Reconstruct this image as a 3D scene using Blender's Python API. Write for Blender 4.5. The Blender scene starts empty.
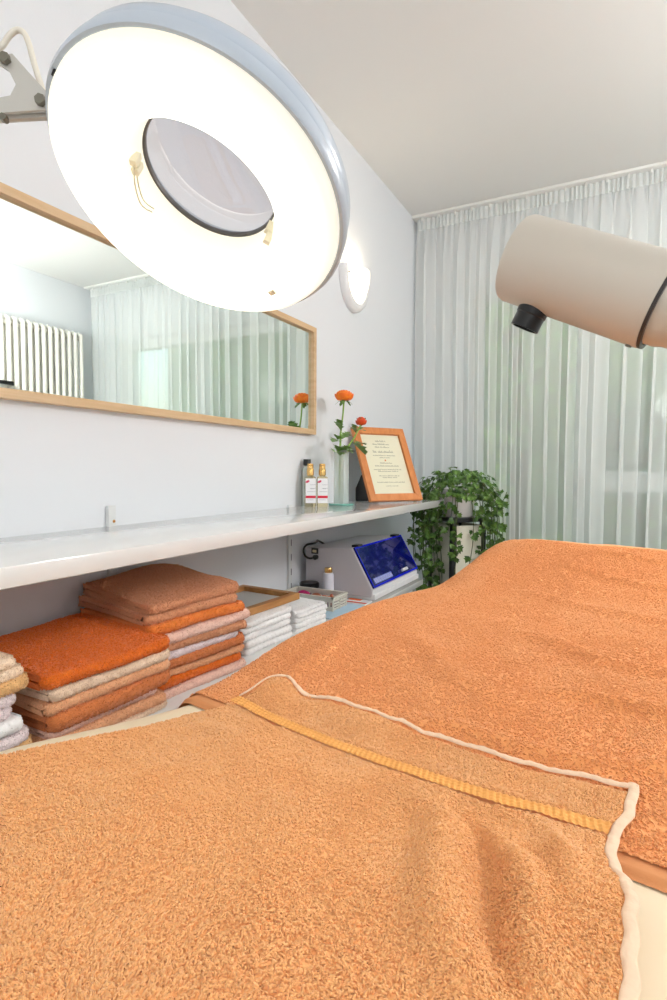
import bpy, bmesh, math, random
import numpy as np
from mathutils import Vector, Matrix

random.seed(7)
RNG = np.random.default_rng(11)
SC = bpy.context.scene
COL = SC.collection
PI = math.pi

# ------------------------------------------------------------------ helpers
def lin(r, g, b):
    def f(c):
        c /= 255.0
        return c / 12.92 if c <= 0.04045 else ((c + 0.055) / 1.055) ** 2.4
    return (f(r), f(g), f(b), 1.0)

ORG = {}

def mat(name, rgb, rough=0.5, metal=0.0, spec=0.5, bump=None, vary=None, sheen=0.0, coat=0.0, trans=0.0, ior=1.5):
    """Principled material; bump=(scale, strength, distance), vary=(scale, rgb2)"""
    m = bpy.data.materials.new(name); m.use_nodes = True
    nt = m.node_tree; b = nt.nodes['Principled BSDF']
    c = lin(*rgb)
    b.inputs['Base Color'].default_value = c
    b.inputs['Roughness'].default_value = rough
    b.inputs['Metallic'].default_value = metal
    b.inputs['Specular IOR Level'].default_value = spec
    b.inputs['Sheen Weight'].default_value = sheen
    b.inputs['Sheen Roughness'].default_value = 0.6
    b.inputs['Coat Weight'].default_value = coat
    b.inputs['Transmission Weight'].default_value = trans
    b.inputs['IOR'].default_value = ior
    tc = nt.nodes.new('ShaderNodeTexCoord')
    if vary:
        n = nt.nodes.new('ShaderNodeTexNoise'); n.inputs['Scale'].default_value = vary[0]; n.inputs['Detail'].default_value = 3
        nt.links.new(tc.outputs['Object'], n.inputs['Vector'])
        r = nt.nodes.new('ShaderNodeValToRGB'); r.color_ramp.elements[0].position = .32; r.color_ramp.elements[1].position = .68
        r.color_ramp.elements[0].color = c; r.color_ramp.elements[1].color = lin(*vary[1])
        nt.links.new(n.outputs['Fac'], r.inputs['Fac']); nt.links.new(r.outputs['Color'], b.inputs['Base Color'])
    if bump:
        n2 = nt.nodes.new('ShaderNodeTexNoise'); n2.inputs['Scale'].default_value = bump[0]; n2.inputs['Detail'].default_value = 3
        nt.links.new(tc.outputs['Object'], n2.inputs['Vector'])
        bp = nt.nodes.new('ShaderNodeBump'); bp.inputs['Strength'].default_value = bump[1]; bp.inputs['Distance'].default_value = bump[2]
        nt.links.new(n2.outputs['Fac'], bp.inputs['Height']); nt.links.new(bp.outputs['Normal'], b.inputs['Normal'])
    return m

def wood(name, a, bcol, scale=(6, 60, 60), rough=0.45):
    m = mat(name, a, rough); nt = m.node_tree; b = nt.nodes['Principled BSDF']
    tc = nt.nodes.new('ShaderNodeTexCoord'); mp = nt.nodes.new('ShaderNodeMapping'); mp.inputs['Scale'].default_value = scale
    n = nt.nodes.new('ShaderNodeTexNoise'); n.inputs['Scale'].default_value = 1.0; n.inputs['Detail'].default_value = 5; n.inputs['Distortion'].default_value = .6
    r = nt.nodes.new('ShaderNodeValToRGB'); r.color_ramp.elements[0].position = .3; r.color_ramp.elements[1].position = .7
    r.color_ramp.elements[0].color = lin(*a); r.color_ramp.elements[1].color = lin(*bcol)
    nt.links.new(tc.outputs['Object'], mp.inputs['Vector']); nt.links.new(mp.outputs['Vector'], n.inputs['Vector'])
    nt.links.new(n.outputs['Fac'], r.inputs['Fac']); nt.links.new(r.outputs['Color'], b.inputs['Base Color'])
    return m

def emis(name, rgb, strength):
    m = mat(name, rgb, 0.4); b = m.node_tree.nodes['Principled BSDF']
    b.inputs['Emission Color'].default_value = lin(*rgb); b.inputs['Emission Strength'].default_value = strength
    return m

def smooth(pts, k=6):
    pts = [Vector(p) for p in pts]; o = []
    for i in range(len(pts) - 1):
        a = pts[max(i - 1, 0)]; b = pts[i]; c = pts[i + 1]; d = pts[min(i + 2, len(pts) - 1)]
        for q in range(k):
            t = q / k; o.append(.5 * (2 * b + (c - a) * t + (2 * a - 5 * b + 4 * c - d) * t * t + (3 * b - a - 3 * c + d) * t ** 3))
    return o + [pts[-1]]

class MB:
    """collects shapes that become ONE mesh object"""
    def __init__(s): s.v = []; s.f = []
    def add(s, vs, fs):
        o = len(s.v); s.v.extend([tuple(map(float, q)) for q in vs]); s.f.extend([tuple(i + o for i in f) for f in fs]); return s
    def box(s, lo, hi, M=None, bev=0.0):
        bm = bmesh.new(); bmesh.ops.create_cube(bm, size=1)
        for v in bm.verts:
            v.co = Vector([(lo[i] + hi[i]) / 2 + v.co[i] * (hi[i] - lo[i]) for i in range(3)])
        if bev: bmesh.ops.bevel(bm, geom=bm.edges[:], offset=bev, segments=2, affect='EDGES', profile=.5)
        if M is not None: bm.transform(M)
        bm.verts.index_update(); s.add([v.co for v in bm.verts], [[v.index for v in f.verts] for f in bm.faces]); bm.free(); return s
    def lathe(s, prof, M=None, n=48, close=False, arc=None):
        vs = []; fs = []; k = len(prof)
        for i in range(n):
            a = 2 * PI * i / n
            for (r, h) in prof: vs.append(Vector((r * math.cos(a), r * math.sin(a), h)))
        for i in range(n):
            j = (i + 1) % n
            for q in range(k if close else k - 1):
                q2 = (q + 1) % k
                fs.append((i * k + q, j * k + q, j * k + q2, i * k + q2))
        if not close:
            for q, rev in ((0, True), (k - 1, False)):
                if prof[q][0] > 1e-5:
                    ring = [i * k + q for i in range(n)]
                    fs.append(tuple(reversed(ring)) if rev else tuple(ring))
        if M is not None: vs = [M @ v for v in vs]
        return s.add(vs, fs)
    def tube(s, pts, r, n=10, cap=True):
        pts = [Vector(p) for p in pts]; k = len(pts)
        rs = r if isinstance(r, (list, tuple)) else [r] * k
        t = (pts[1] - pts[0]).normalized(); u = t.orthogonal().normalized()
        vs = []; fs = []
        for i, pnt in enumerate(pts):
            t2 = (pts[min(i + 1, k - 1)] - pts[max(i - 1, 0)]).normalized()
            u = (u - t2 * u.dot(t2)).normalized(); w = t2.cross(u)
            for j in range(n):
                a = 2 * PI * j / n; vs.append(pnt + (u * math.cos(a) + w * math.sin(a)) * rs[i])
        for i in range(k - 1):
            for j in range(n):
                j2 = (j + 1) % n; fs.append((i * n + j, i * n + j2, (i + 1) * n + j2, (i + 1) * n + j))
        if cap: fs.append(tuple(reversed(range(n)))); fs.append(tuple(range((k - 1) * n, k * n)))
        return s.add(vs, fs)
    def prism(s, poly, ext, M=None):
        """poly: list of 3D points (planar), ext: extrusion vector"""
        bm = bmesh.new(); ext = Vector(ext)
        vs = [bm.verts.new(p) for p in poly]; f = bm.faces.new(vs)
        r = bmesh.ops.extrude_face_region(bm, geom=[f]); bmesh.ops.translate(bm, vec=ext, verts=[g for g in r['geom'] if isinstance(g, bmesh.types.BMVert)])
        bmesh.ops.recalc_face_normals(bm, faces=bm.faces)
        if M is not None: bm.transform(M)
        bm.verts.index_update(); s.add([v.co for v in bm.verts], [[v.index for v in f.verts] for f in bm.faces]); bm.free(); return s
    def ball(s, c, r, M=None, seg=16):
        bm = bmesh.new(); bmesh.ops.create_uvsphere(bm, u_segments=seg, v_segments=max(6, seg // 2), radius=1)
        rr = r if isinstance(r, (tuple, list)) else (r, r, r)
        for v in bm.verts: v.co = Vector((v.co.x * rr[0] + c[0], v.co.y * rr[1] + c[1], v.co.z * rr[2] + c[2]))
        if M is not None: bm.transform(M)
        bm.verts.index_update(); s.add([v.co for v in bm.verts], [[v.index for v in f.verts] for f in bm.faces]); bm.free(); return s
    def build(s, name, m, parent=None, org=None, smooth=35, bevel=0.0):
        me = bpy.data.meshes.new(name)
        base = ORG[parent.name] if parent else Vector(org or (0, 0, 0))
        me.from_pydata([(x - base.x, y - base.y, z - base.z) for x, y, z in s.v], [], s.f); me.update()
        o = bpy.data.objects.new(name, me); COL.objects.link(o); me.materials.append(m)
        if bevel:
            bv = o.modifiers.new('soft_edges', 'BEVEL'); bv.width = bevel; bv.segments = 2; bv.limit_method = 'ANGLE'; bv.angle_limit = math.radians(40)
        if smooth:
            me.polygons.foreach_set('use_smooth', [True] * len(me.polygons)); me.set_sharp_from_angle(angle=math.radians(smooth))
        ORG[o.name] = base
        if parent: o.parent = parent
        else: o.location = base
        return o

def grid_obj(name, V, m, parent=None, org=(0, 0, 0), back=0.0, extra=None):
    """V: array (a,b,3). back>0 adds a lower skin so the cloth has thickness"""
    base = ORG[parent.name] if parent else Vector(org)
    a, b, _ = V.shape; P = V.reshape(-1, 3) - np.array(base)
    i, j = np.meshgrid(np.arange(a - 1), np.arange(b - 1), indexing='ij')
    q = np.stack([i * b + j, (i + 1) * b + j, (i + 1) * b + j + 1, i * b + j + 1], -1).reshape(-1, 4)
    if back:
        dx = np.gradient(V, axis=0); dy = np.gradient(V, axis=1); n = np.cross(dx, dy); n /= np.linalg.norm(n, axis=2, keepdims=True) + 1e-12
        st = max(1, min(a, b) // 120)
        B = (V - n * back).reshape(-1, 3) - np.array(base)
        q2 = q[:, ::-1] + a * b
        idx = np.arange(a * b).reshape(a, b)
        loop = np.concatenate([idx[:-1, 0], idx[-1, :-1], idx[:0:-1, -1], idx[0, :0:-1]])
        nx = np.roll(loop, -1); side = np.stack([nx, loop, loop + a * b, nx + a * b], -1)[:, ::-1]
        P = np.concatenate([P, B]); q = np.concatenate([q, q2, side])
    if extra is not None:
        q = np.concatenate([q, extra[1] + len(P)]); P = np.concatenate([P, extra[0] - np.array(base)])
    me = bpy.data.meshes.new(name); me.vertices.add(len(P)); me.vertices.foreach_set('co', P.astype(np.float32).ravel())
    nf = len(q); me.loops.add(nf * 4); me.loops.foreach_set('vertex_index', q.astype(np.int32).ravel())
    me.polygons.add(nf); me.polygons.foreach_set('loop_start', np.arange(0, nf * 4, 4, dtype=np.int32))
    me.polygons.foreach_set('loop_total', np.full(nf, 4, dtype=np.int32)) if False else None
    me.update(calc_edges=True)
    me.polygons.foreach_set('use_smooth', np.ones(len(me.polygons), dtype=bool))
    o = bpy.data.objects.new(name, me); COL.objects.link(o); me.materials.append(m)
    ORG[o.name] = base
    if parent: o.parent = parent
    else: o.location = base
    return o

def tag(o, label, cat, group=None):
    o['label'] = label; o['category'] = cat
    if group: o['group'] = group
    return o

def thing(name, loc, label, cat, group=None):
    o = bpy.data.objects.new(name, None); COL.objects.link(o); o.location = loc; o.empty_display_size = .05
    ORG[o.name] = Vector(loc); return tag(o, label, cat, group)

def struct(o): o['kind'] = 'structure'; return o

# numpy value noise
_T2 = RNG.random((256, 256)); _T3 = RNG.random((64, 64, 64))
def vn2(x, y):
    xi = np.floor(x).astype(int); yi = np.floor(y).astype(int); fx = x - xi; fy = y - yi
    fx = fx * fx * (3 - 2 * fx); fy = fy * fy * (3 - 2 * fy)
    g = lambda a, b: _T2[a & 255, b & 255]
    return (g(xi, yi) * (1 - fx) + g(xi + 1, yi) * fx) * (1 - fy) + (g(xi, yi + 1) * (1 - fx) + g(xi + 1, yi + 1) * fx) * fy - .5
def vn3(P):
    i = np.floor(P).astype(int); f = P - i; f = f * f * (3 - 2 * f); r = 0
    for dx in (0, 1):
        for dy in (0, 1):
            for dz in (0, 1):
                w = (f[..., 0] if dx else 1 - f[..., 0]) * (f[..., 1] if dy else 1 - f[..., 1]) * (f[..., 2] if dz else 1 - f[..., 2])
                r = r + w * _T3[(i[..., 0] + dx) & 63, (i[..., 1] + dy) & 63, (i[..., 2] + dz) & 63]
    return r - .5

def loops(p, n, rng, w=(.0016, .0030), h=(.0022, .0040), r=.0007, lean=.5, flow=None):
    """terry loops: little yarn arches standing on points p with normals n -> vertices, quads"""
    N = len(p); t = rng.normal(size=(N, 3)); t -= n * (t * n).sum(1, keepdims=True); t /= np.linalg.norm(t, axis=1, keepdims=True) + 1e-9
    l = rng.normal(size=(N, 3)) * .6 + (0 if flow is None else flow); l -= n * (l * n).sum(1, keepdims=True); l *= lean
    W = rng.uniform(*w, size=(N, 1)); H = rng.uniform(*h, size=(N, 1)); K = 5; R = r * rng.uniform(.8, 1.25, size=(N, 1))
    pts = []
    for k in range(K):
        u = k / (K - 1); a = math.sin(PI * (.06 + .88 * u)) ** .8
        pts.append(p + t * W * (u - .5) * (1 + .5 * math.sin(PI * u)) + (n + l) * H * (a - .48))
    b = np.cross(n, t); V = []
    for k in range(K):
        d = pts[min(k + 1, K - 1)] - pts[max(k - 1, 0)]; d /= np.linalg.norm(d, axis=1, keepdims=True) + 1e-9; q = np.cross(d, b); rr = R * (.75 if k in (0, K - 1) else 1)
        for j in range(3): V.append(pts[k] + rr * (b * math.cos(2 * PI * j / 3) + q * math.sin(2 * PI * j / 3)))
    V = np.stack(V, 1).reshape(-1, 3); base = np.arange(N)[:, None] * (K * 3); f = []
    for k in range(K - 1):
        for j in range(3): f.append([k * 3 + j, k * 3 + (j + 1) % 3, (k + 1) * 3 + (j + 1) % 3, (k + 1) * 3 + j])
    return V, (base[:, None, :] + np.array(f)[None]).reshape(-1, 4)
def grid_points(V, count, rng, mask=None):
    """random points with normals on a grid surface"""
    a, b, _ = V.shape; u = rng.uniform(0, a - 1.001, count); v = rng.uniform(0, b - 1.001, count); i = u.astype(int); j = v.astype(int)
    fu = (u - i)[:, None]; fv = (v - j)[:, None]
    p = V[i, j] * (1 - fu) * (1 - fv) + V[i + 1, j] * fu * (1 - fv) + V[i, j + 1] * (1 - fu) * fv + V[i + 1, j + 1] * fu * fv
    st = 6; i0 = np.clip(i - st, 0, a - 1); i1 = np.clip(i + st, 0, a - 1); j0 = np.clip(j - st, 0, b - 1); j1 = np.clip(j + st, 0, b - 1)
    n = np.cross(V[i1, j] - V[i0, j], V[i, j1] - V[i, j0]); n /= np.linalg.norm(n, axis=1, keepdims=True) + 1e-12; n[n[:, 2] < 0] *= -1
    if mask is not None: k = mask[i, j]; p, n = p[k], n[k]
    return p, n
def flowfield(p, f=5.0, k=.9):
    a = vn2(p[:, 0] * f, p[:, 1] * f) * 9; c = vn2(p[:, 0] * f * 3 + 9, p[:, 1] * f * 3) * 6
    return np.stack([np.cos(a) + .6 * np.cos(c), np.sin(a) + .6 * np.sin(c), np.zeros(len(p))], 1) * k

# ------------------------------------------------------------------ camera
F_PX = 557.0
cam_d = bpy.data.cameras.new('camera'); cam = bpy.data.objects.new('camera', cam_d); COL.objects.link(cam)
cam_d.sensor_fit = 'VERTICAL'; cam_d.sensor_height = 24.0; cam_d.lens = F_PX / 1000 * 24.0; cam_d.clip_start = 0.02
Fv, Rv, Uv = Vector((-.4638, .8843, -.0543)), Vector((.8854, .4647, .0058)), Vector((-.0304, .0453, .9985))
CAM = Vector((1.0127, 0, 1.15))
M = Matrix((Rv, Uv, -Fv)).transposed().to_4x4(); M.translation = CAM
cam.matrix_world = M
SC.camera = cam

# ------------------------------------------------------------------ materials
W_WALL = mat('white_wall_paint', (228, 231, 235), .85, spec=.2, bump=(220, .08, .002))
W_CEIL = mat('ceiling_paint', (231, 231, 229), .9, spec=.15, bump=(180, .06, .002))
FLOOR = mat('grey_linoleum', (128, 132, 130), .45, vary=(30, (140, 143, 140)))
GLOSS = mat('white_lacquer', (234, 235, 234), .12, spec=.5, coat=.3)
WHITEP = mat('white_plastic', (236, 236, 232), .35)
WHITEM = mat('white_enamel', (238, 237, 232), .28, coat=.2)
OAK = wood('light_oak', (214, 184, 146), (200, 166, 124), (40, 5, 60))
CHERRY = wood('orange_cherry', (214, 138, 76), (196, 116, 56), (40, 40, 9))
TRAYW = wood('tray_wood', (190, 140, 84), (160, 108, 58), (40, 8, 60))
BLACKM = mat('black_metal', (18, 18, 20), .4)
BLACKP = mat('black_plastic', (14, 14, 15), .35)
STEEL = mat('brushed_steel', (196, 193, 186), .38, .35)
DSTEEL = mat('dark_steel', (128, 124, 112), .3, .7)
GOLD = mat('gold_metal', (222, 180, 112), .22, .9)
CREAM = mat('cream_leatherette', (252, 233, 200), .42, bump=(400, .1, .0006))

# ------------------------------------------------------------------ room shell
XR, YW, YN, ZC = 2.52, 2.95, -2.0, 2.45
struct(MB().box((-.1, YN - .1, -.1), (XR + .1, YW + .15, 0)).build('floor', FLOOR, smooth=0))
struct(MB().box((-.1, YN - .1, ZC), (XR + .1, YW + .15, ZC + .1)).build('ceiling', W_CEIL, smooth=0))
struct(MB().box((-.1, YN - .1, 0), (0, YW + .15, ZC)).build('wall_left', W_WALL, smooth=0))
struct(MB().box((XR, YN - .1, 0), (XR + .1, YW + .15, ZC)).build('wall_right', W_WALL, smooth=0))
struct(MB().box((0, YN - .1, 0), (XR, YN, ZC)).build('wall_back', W_WALL, smooth=0))
wf = MB(); wf.box((0, YW, 0), (.27, YW + .15, ZC)); wf.box((2.35, YW, 0), (XR, YW + .15, ZC)); wf.box((.27, YW, 2.09), (2.35, YW + .15, ZC))
struct(wf.build('wall_front', W_WALL, smooth=0))
struct(MB().box((0, YN, 0), (.012, YW, .07)).build('baseboard_left', WHITEP, smooth=0))

# window and balcony door
m = bpy.data.materials.new('window_glass'); m.use_nodes = True; nt = m.node_tree; nt.nodes.clear()
out = nt.nodes.new('ShaderNodeOutputMaterial'); mx = nt.nodes.new('ShaderNodeMixShader'); tr = nt.nodes.new('ShaderNodeBsdfTransparent'); gl = nt.nodes.new('ShaderNodeBsdfGlossy')
gl.inputs['Roughness'].default_value = .02; mx.inputs['Fac'].default_value = .07; tr.inputs['Color'].default_value = (.9, .95, .92, 1)
nt.links.new(tr.outputs[0], mx.inputs[1]); nt.links.new(gl.outputs[0], mx.inputs[2]); nt.links.new(mx.outputs[0], out.inputs['Surface'])
PANE = m
FRAMEP = mat('window_frame_white', (232, 234, 232), .4)
def sash(name, rects_outer, panes, kids=None):
    o = struct(rects_outer.build(name, FRAMEP, org=(1, YW + .06, 0), smooth=0))
    for lo, hi in panes:
        MB().box((lo[0], YW + .075, lo[1]), (hi[0], YW + .083, hi[1])).build('pane', PANE, o, smooth=0)
    return o
d = MB(); y0, y1 = YW + .04, YW + .11
for lo, hi in (((.272, 0.0), (.325, 2.088)), ((.785, 0), (.838, 2.088)), ((.325, 2.03), (.785, 2.088)), ((.325, 0), (.785, .09))):
    d.box((lo[0], y0, lo[1]), (hi[0], y1, hi[1]))
dd = sash('door_1', d, [((.325, .09), (.785, 2.03))])
hd = MB(); hd.box((.805, YW + .028, 1.02), (.82, YW + .04, 1.14)); hd.tube([(.812, YW + .035, 1.08), (.812, YW - .01, 1.08), (.72, YW - .01, 1.08)], .008)
hd.build('door_handle', STEEL, dd)
d = MB()
for lo, hi in (((.839, 0), (.90, 2.088)), ((1.58, 0), (1.66, 2.088)), ((2.28, 0), (2.348, 2.088)), ((.90, 2.02), (1.58, 2.088)), ((1.66, 2.02), (2.28, 2.088)),
               ((.90, 1.05), (1.58, 1.15)), ((1.66, 1.05), (2.28, 1.15)), ((.90, 0), (1.58, .08)), ((1.66, 0), (2.28, .08))):
    d.box((lo[0], y0, lo[1]), (hi[0], y1, hi[1]))
sash('window_1', d, [((.90, 1.15), (1.58, 2.02)), ((1.66, 1.15), (2.28, 2.02)), ((.90, .08), (1.58, 1.05)), ((1.66, .08), (2.28, 1.05))])

# ------------------------------------------------------------------ curtain
m = bpy.data.materials.new('sheer_voile'); m.use_nodes = True; nt = m.node_tree; nt.nodes.clear()
out = nt.nodes.new('ShaderNodeOutputMaterial'); tr = nt.nodes.new('ShaderNodeBsdfTransparent'); df = nt.nodes.new('ShaderNodeBsdfDiffuse'); tl = nt.nodes.new('ShaderNodeBsdfTranslucent')
m1 = nt.nodes.new('ShaderNodeMixShader'); m2 = nt.nodes.new('ShaderNodeMixShader')
df.inputs['Color'].default_value = (.95, .97, .955, 1); tl.inputs['Color'].default_value = (.88, .92, .90, 1)
m1.inputs['Fac'].default_value = .34; m2.inputs['Fac'].default_value = .59
nt.links.new(df.outputs[0], m1.inputs[1]); nt.links.new(tl.outputs[0], m1.inputs[2])
nt.links.new(tr.outputs[0], m2.inputs[1]); nt.links.new(m1.outputs[0], m2.inputs[2]); nt.links.new(m2.outputs[0], out.inputs['Surface'])
VOILE = m
cur = thing('sheer_curtain', (1.25, 2.8, 0), 'floor length white sheer curtain hanging in soft folds across the window wall', 'curtain')
nx = 900; xs = np.linspace(.02, 2.46, nx)
r2 = np.random.default_rng(5); widths = []
while sum(widths) < 2.7: widths.append(r2.choice([.045, .06, .075, .1, .14], p=[.25, .3, .2, .15, .1]))
edges = np.concatenate([[0], np.cumsum(widths)]); ph = np.interp(xs, edges, np.arange(len(edges)) * 2 * PI); amp = np.interp(xs, edges[:-1], r2.choice([.005, .009, .016, .026], p=[.3, .35, .2, .15], size=len(widths)))
lam = np.gradient(xs) / np.gradient(ph) * 2 * PI
zs = np.concatenate([np.linspace(.03, 2.2, 14), np.linspace(2.25, 2.385, 6)])
V = np.zeros((nx, len(zs), 3))
ph2 = xs * 2 * PI / .021 + 1.5 * np.sin(xs * 40)
for k, z in enumerate(zs):
    t = max(0, (z - 2.1) / .285) ** 1.5; dr = .012 * np.sin(z * 1.7 + xs * 3)
    V[:, k, 0] = xs + lam * .17 * np.sin(2 * ph + .4) * (1 - .7 * t) + dr * (1 - t) * .5
    V[:, k, 1] = 2.80 + amp * np.sin(ph + dr * 10) * (1 - .75 * t) + .004 * np.sin(ph2) * t
    V[:, k, 2] = z
fab = grid_obj('fabric', V, VOILE, cur)
zt = np.linspace(2.375, 2.432, 5); T = np.zeros((nx, 5, 3))
for k, z in enumerate(zt):
    T[:, k, 0] = xs + .003 * np.sin(2 * ph2); T[:, k, 1] = 2.795 + .006 * np.sin(ph2) * (1 if k != 2 else .5) + amp * .2 * np.sin(ph); T[:, k, 2] = z
HT = VOILE.copy(); HT.name = 'heading_voile'; HT.node_tree.nodes['Mix Shader.001'].inputs['Fac'].default_value = .8
grid_obj('heading_tape', T, HT, cur)
for x in np.arange(.05, 2.46, .085): MB().box((x - .004, 2.788, 2.422), (x + .004, 2.802, 2.436)).build('glider', WHITEP, cur, smooth=0)
rail = MB(); rail.box((0.001, 2.77, 2.436), (2.50, 2.83, 2.4495), bev=.003); tag(rail.build('curtain_rail', WHITEP, org=(1.25, 2.8, 2.44)), 'white flat curtain track fixed along the ceiling above the sheer curtain', 'curtain rail')

# ------------------------------------------------------------------ radiator on the right wall (seen in the mirror)
rad = thing('column_radiator', (2.43, 2.45, .9), 'tall white column radiator on the wall, reflected at the left of the mirror', 'radiator')
RADM = mat('radiator_enamel', (240, 238, 230), .35)
for k in range(14):
    y = 2.055 + k * .047
    c = MB()
    for x in (2.405, 2.455):
        c.tube([(x, y, .60), (x, y, .62), (x, y, 2.06), (x, y, 2.08)], [.009, .0135, .0135, .009], 10)
    c.tube([(2.405, y, 2.065), (2.43, y, 2.085), (2.455, y, 2.065)], .014, 10); c.tube([(2.405, y, .62), (2.43, y, .6), (2.455, y, .62)], .014, 10)
    c.build('column', RADM, rad, smooth=60)
for z in (2.05, .63): MB().tube([(2.43, 2.04, z), (2.43, 2.68, z)], .012).build('header_pipe', RADM, rad)
for y in (2.102, 2.572):
    for z in (.8, 1.9): MB().tube([(2.44, y + .0235, z), (XR, y + .0235, z)], .008).build('wall_bracket', WHITEP, rad)
b = MB(); b.box((2.36, 1.86, 1.655), (2.375, 2.15, 1.68), bev=.003); b.box((2.375, 2.11, 1.66), (2.40, 2.13, 1.675)); b.box((2.375, 1.9, 1.66), (XR, 1.92, 1.675)); b.build('towel_bar', BLACKP, rad)

# ------------------------------------------------------------------ wall mirror
mir = thing('wall_mirror', (.015, 1.0, 1.28), 'long horizontal wall mirror in a slim light oak frame above the shelf', 'mirror')
MGL = mat('mirror_silver', (238, 245, 243), .0, 1.0)
MY0, MY1, MZ0, MZ1, FW = .1, 1.75, 1.275, 1.652, .026
fr = MB()
fr.prism([(0.0, MY0, MZ1), (0.0, MY1, MZ1), (0.0, MY1 - FW * .7, MZ1 - FW * .7), (0.0, MY0 + FW * .7, MZ1 - FW * .7)], (.024, 0, 0))
fr.prism([(0.0, MY0, MZ0), (0.0, MY1, MZ0), (0.0, MY1 - FW * .7, MZ0 + FW * .7), (0.0, MY0 + FW * .7, MZ0 + FW * .7)], (.024, 0, 0))
fr.prism([(0.0, MY1, MZ0), (0.0, MY1, MZ1), (0.0, MY1 - FW * .7, MZ1 - FW * .7), (0.0, MY1 - FW * .7, MZ0 + FW * .7)], (.024, 0, 0))
fr.prism([(0.0, MY0, MZ0), (0.0, MY0, MZ1), (0.0, MY0 + FW * .7, MZ1 - FW * .7), (0.0, MY0 + FW * .7, MZ0 + FW * .7)], (.024, 0, 0))
fr.build('frame', OAK, mir, smooth=0, bevel=.0012)
MB().box((.006, MY0 + .012, MZ0 + .012), (.012, MY1 - .012, MZ1 - .012)).build('mirror_glass', MGL, mir, smooth=0)

# ------------------------------------------------------------------ wall sconces
SGL = emis('sconce_glass_glow', (255, 245, 224), 1.5)
SCER = mat('sconce_ceramic', (236, 237, 238), .3)
def sconce(y, xw, sgn, label):
    t = thing('wall_sconce', (xw, y, 1.80), label, 'wall lamp', 'matching wall sconces')
    n = 28; W2, H = .118, .16; zt = 1.952
    # back shell: U shaped dish, thick wall, open at the top
    def U(s, a, dep):  # s scale, a angle 0..pi
        return (xw + sgn * dep, y - W2 * s * math.cos(a), zt - H * s * math.sin(a) ** .85)
    v = []; f = []; prof = [(1.0, .001), (1.0, .016), (.97, .026), (.86, .031), (.80, .029), (.80, .004)]
    for i in range(n + 1):
        a = PI * i / n
        for s_, dp in prof: v.append(U(s_, a, dp))
    k = len(prof)
    for i in range(n):
        for q in range(k - 1): f.append((i * k + q, (i + 1) * k + q, (i + 1) * k + q + 1, i * k + q + 1))
    f.append(tuple(i * k for i in range(n + 1))); f.append(tuple(q for q in range(k))); f.append(tuple(n * k + q for q in reversed(range(k))))
    MB().add(v, f).build('shade', SCER, t, smooth=50)
    # glowing glass bowl: quarter ellipsoid bulging out of the dish
    v = []; f = []; m_ = 10
    for i in range(n + 1):
        a = PI * i / n
        for j in range(m_ + 1):
            b_ = PI / 2 * j / m_
            v.append(U(.80 * math.cos(b_), a, .02 + .05 * math.sin(b_) * (.35 + .65 * math.sin(b_))))
    for i in range(n):
        for j in range(m_): f.append((i * (m_ + 1) + j, (i + 1) * (m_ + 1) + j, (i + 1) * (m_ + 1) + j + 1, i * (m_ + 1) + j + 1))
    g = MB().add(v, f).build('glass_bowl', SGL, t, smooth=80)
    MB().lathe([(.0, 0), (.004, 0), (.004, .006), (0, .007)], Matrix.Translation((xw + sgn * .030, y - .09, zt - .03)) @ Matrix.Rotation(sgn * PI / 2, 4, 'Y'), 12).build('fixing_screw', STEEL, t)
    L = bpy.data.lights.new('sconce_bulb', 'POINT'); L.energy = .7; L.color = (1, .86, .66); L.shadow_soft_size = .02
    lo = bpy.data.objects.new('sconce_bulb', L); COL.objects.link(lo); lo.parent = t; lo.location = (sgn * .036, 0, .165)
    return t
sconce(2.08, 0.0, 1, 'white half-bowl wall sconce glowing on the wall beyond the oak mirror')
sconce(1.9, XR, -1, 'white half-bowl wall sconce on the radiator wall opposite the mirror')

# ------------------------------------------------------------------ shelves on slotted uprights
ZS, ZL = 1.022, .715
t = thing('wall_shelf', (.15, 1.1, ZS - .03), 'long glossy white upper wall shelf carrying bottles, vase and framed certificate', 'shelf')
MB().box((.001, -.45, ZS - .029), (.306, 2.425, ZS), bev=.0025).build('shelf_board', GLOSS, t, smooth=30)
for y in (-.1, .86, 1.6):
    br = MB(); br.prism([(.006, y - .003, ZS - .029), (.22, y - .003, ZS - .029), (.22, y - .003, ZS - .038), (.006, y - .003, ZS - .075)], (0, .006, 0))
    br.build('bracket', WHITEP, t, smooth=0)
t = thing('wall_shelf', (.15, 1.1, ZL - .025), 'white lower wall shelf loaded with folded towels and the steriliser cabinet', 'shelf')
MB().box((.001, -.45, ZL - .022), (.306, 2.126, ZL), bev=.002).build('shelf_board', GLOSS, t, smooth=30)
for y in (-.1, .86, 1.6):
    br = MB(); br.prism([(.006, y - .003, ZL - .022), (.22, y - .003, ZL - .022), (.22, y - .003, ZL - .031), (.006, y - .003, ZL - .07)], (0, .006, 0))
    br.build('bracket', WHITEP, t, smooth=0)
RAILM = mat('upright_enamel', (222, 224, 224), .4)
SLOT = mat('slot_shadow_gap', (70, 68, 84), .7)
SCREW = mat('brass_screw', (176, 120, 50), .3, .8)
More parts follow.
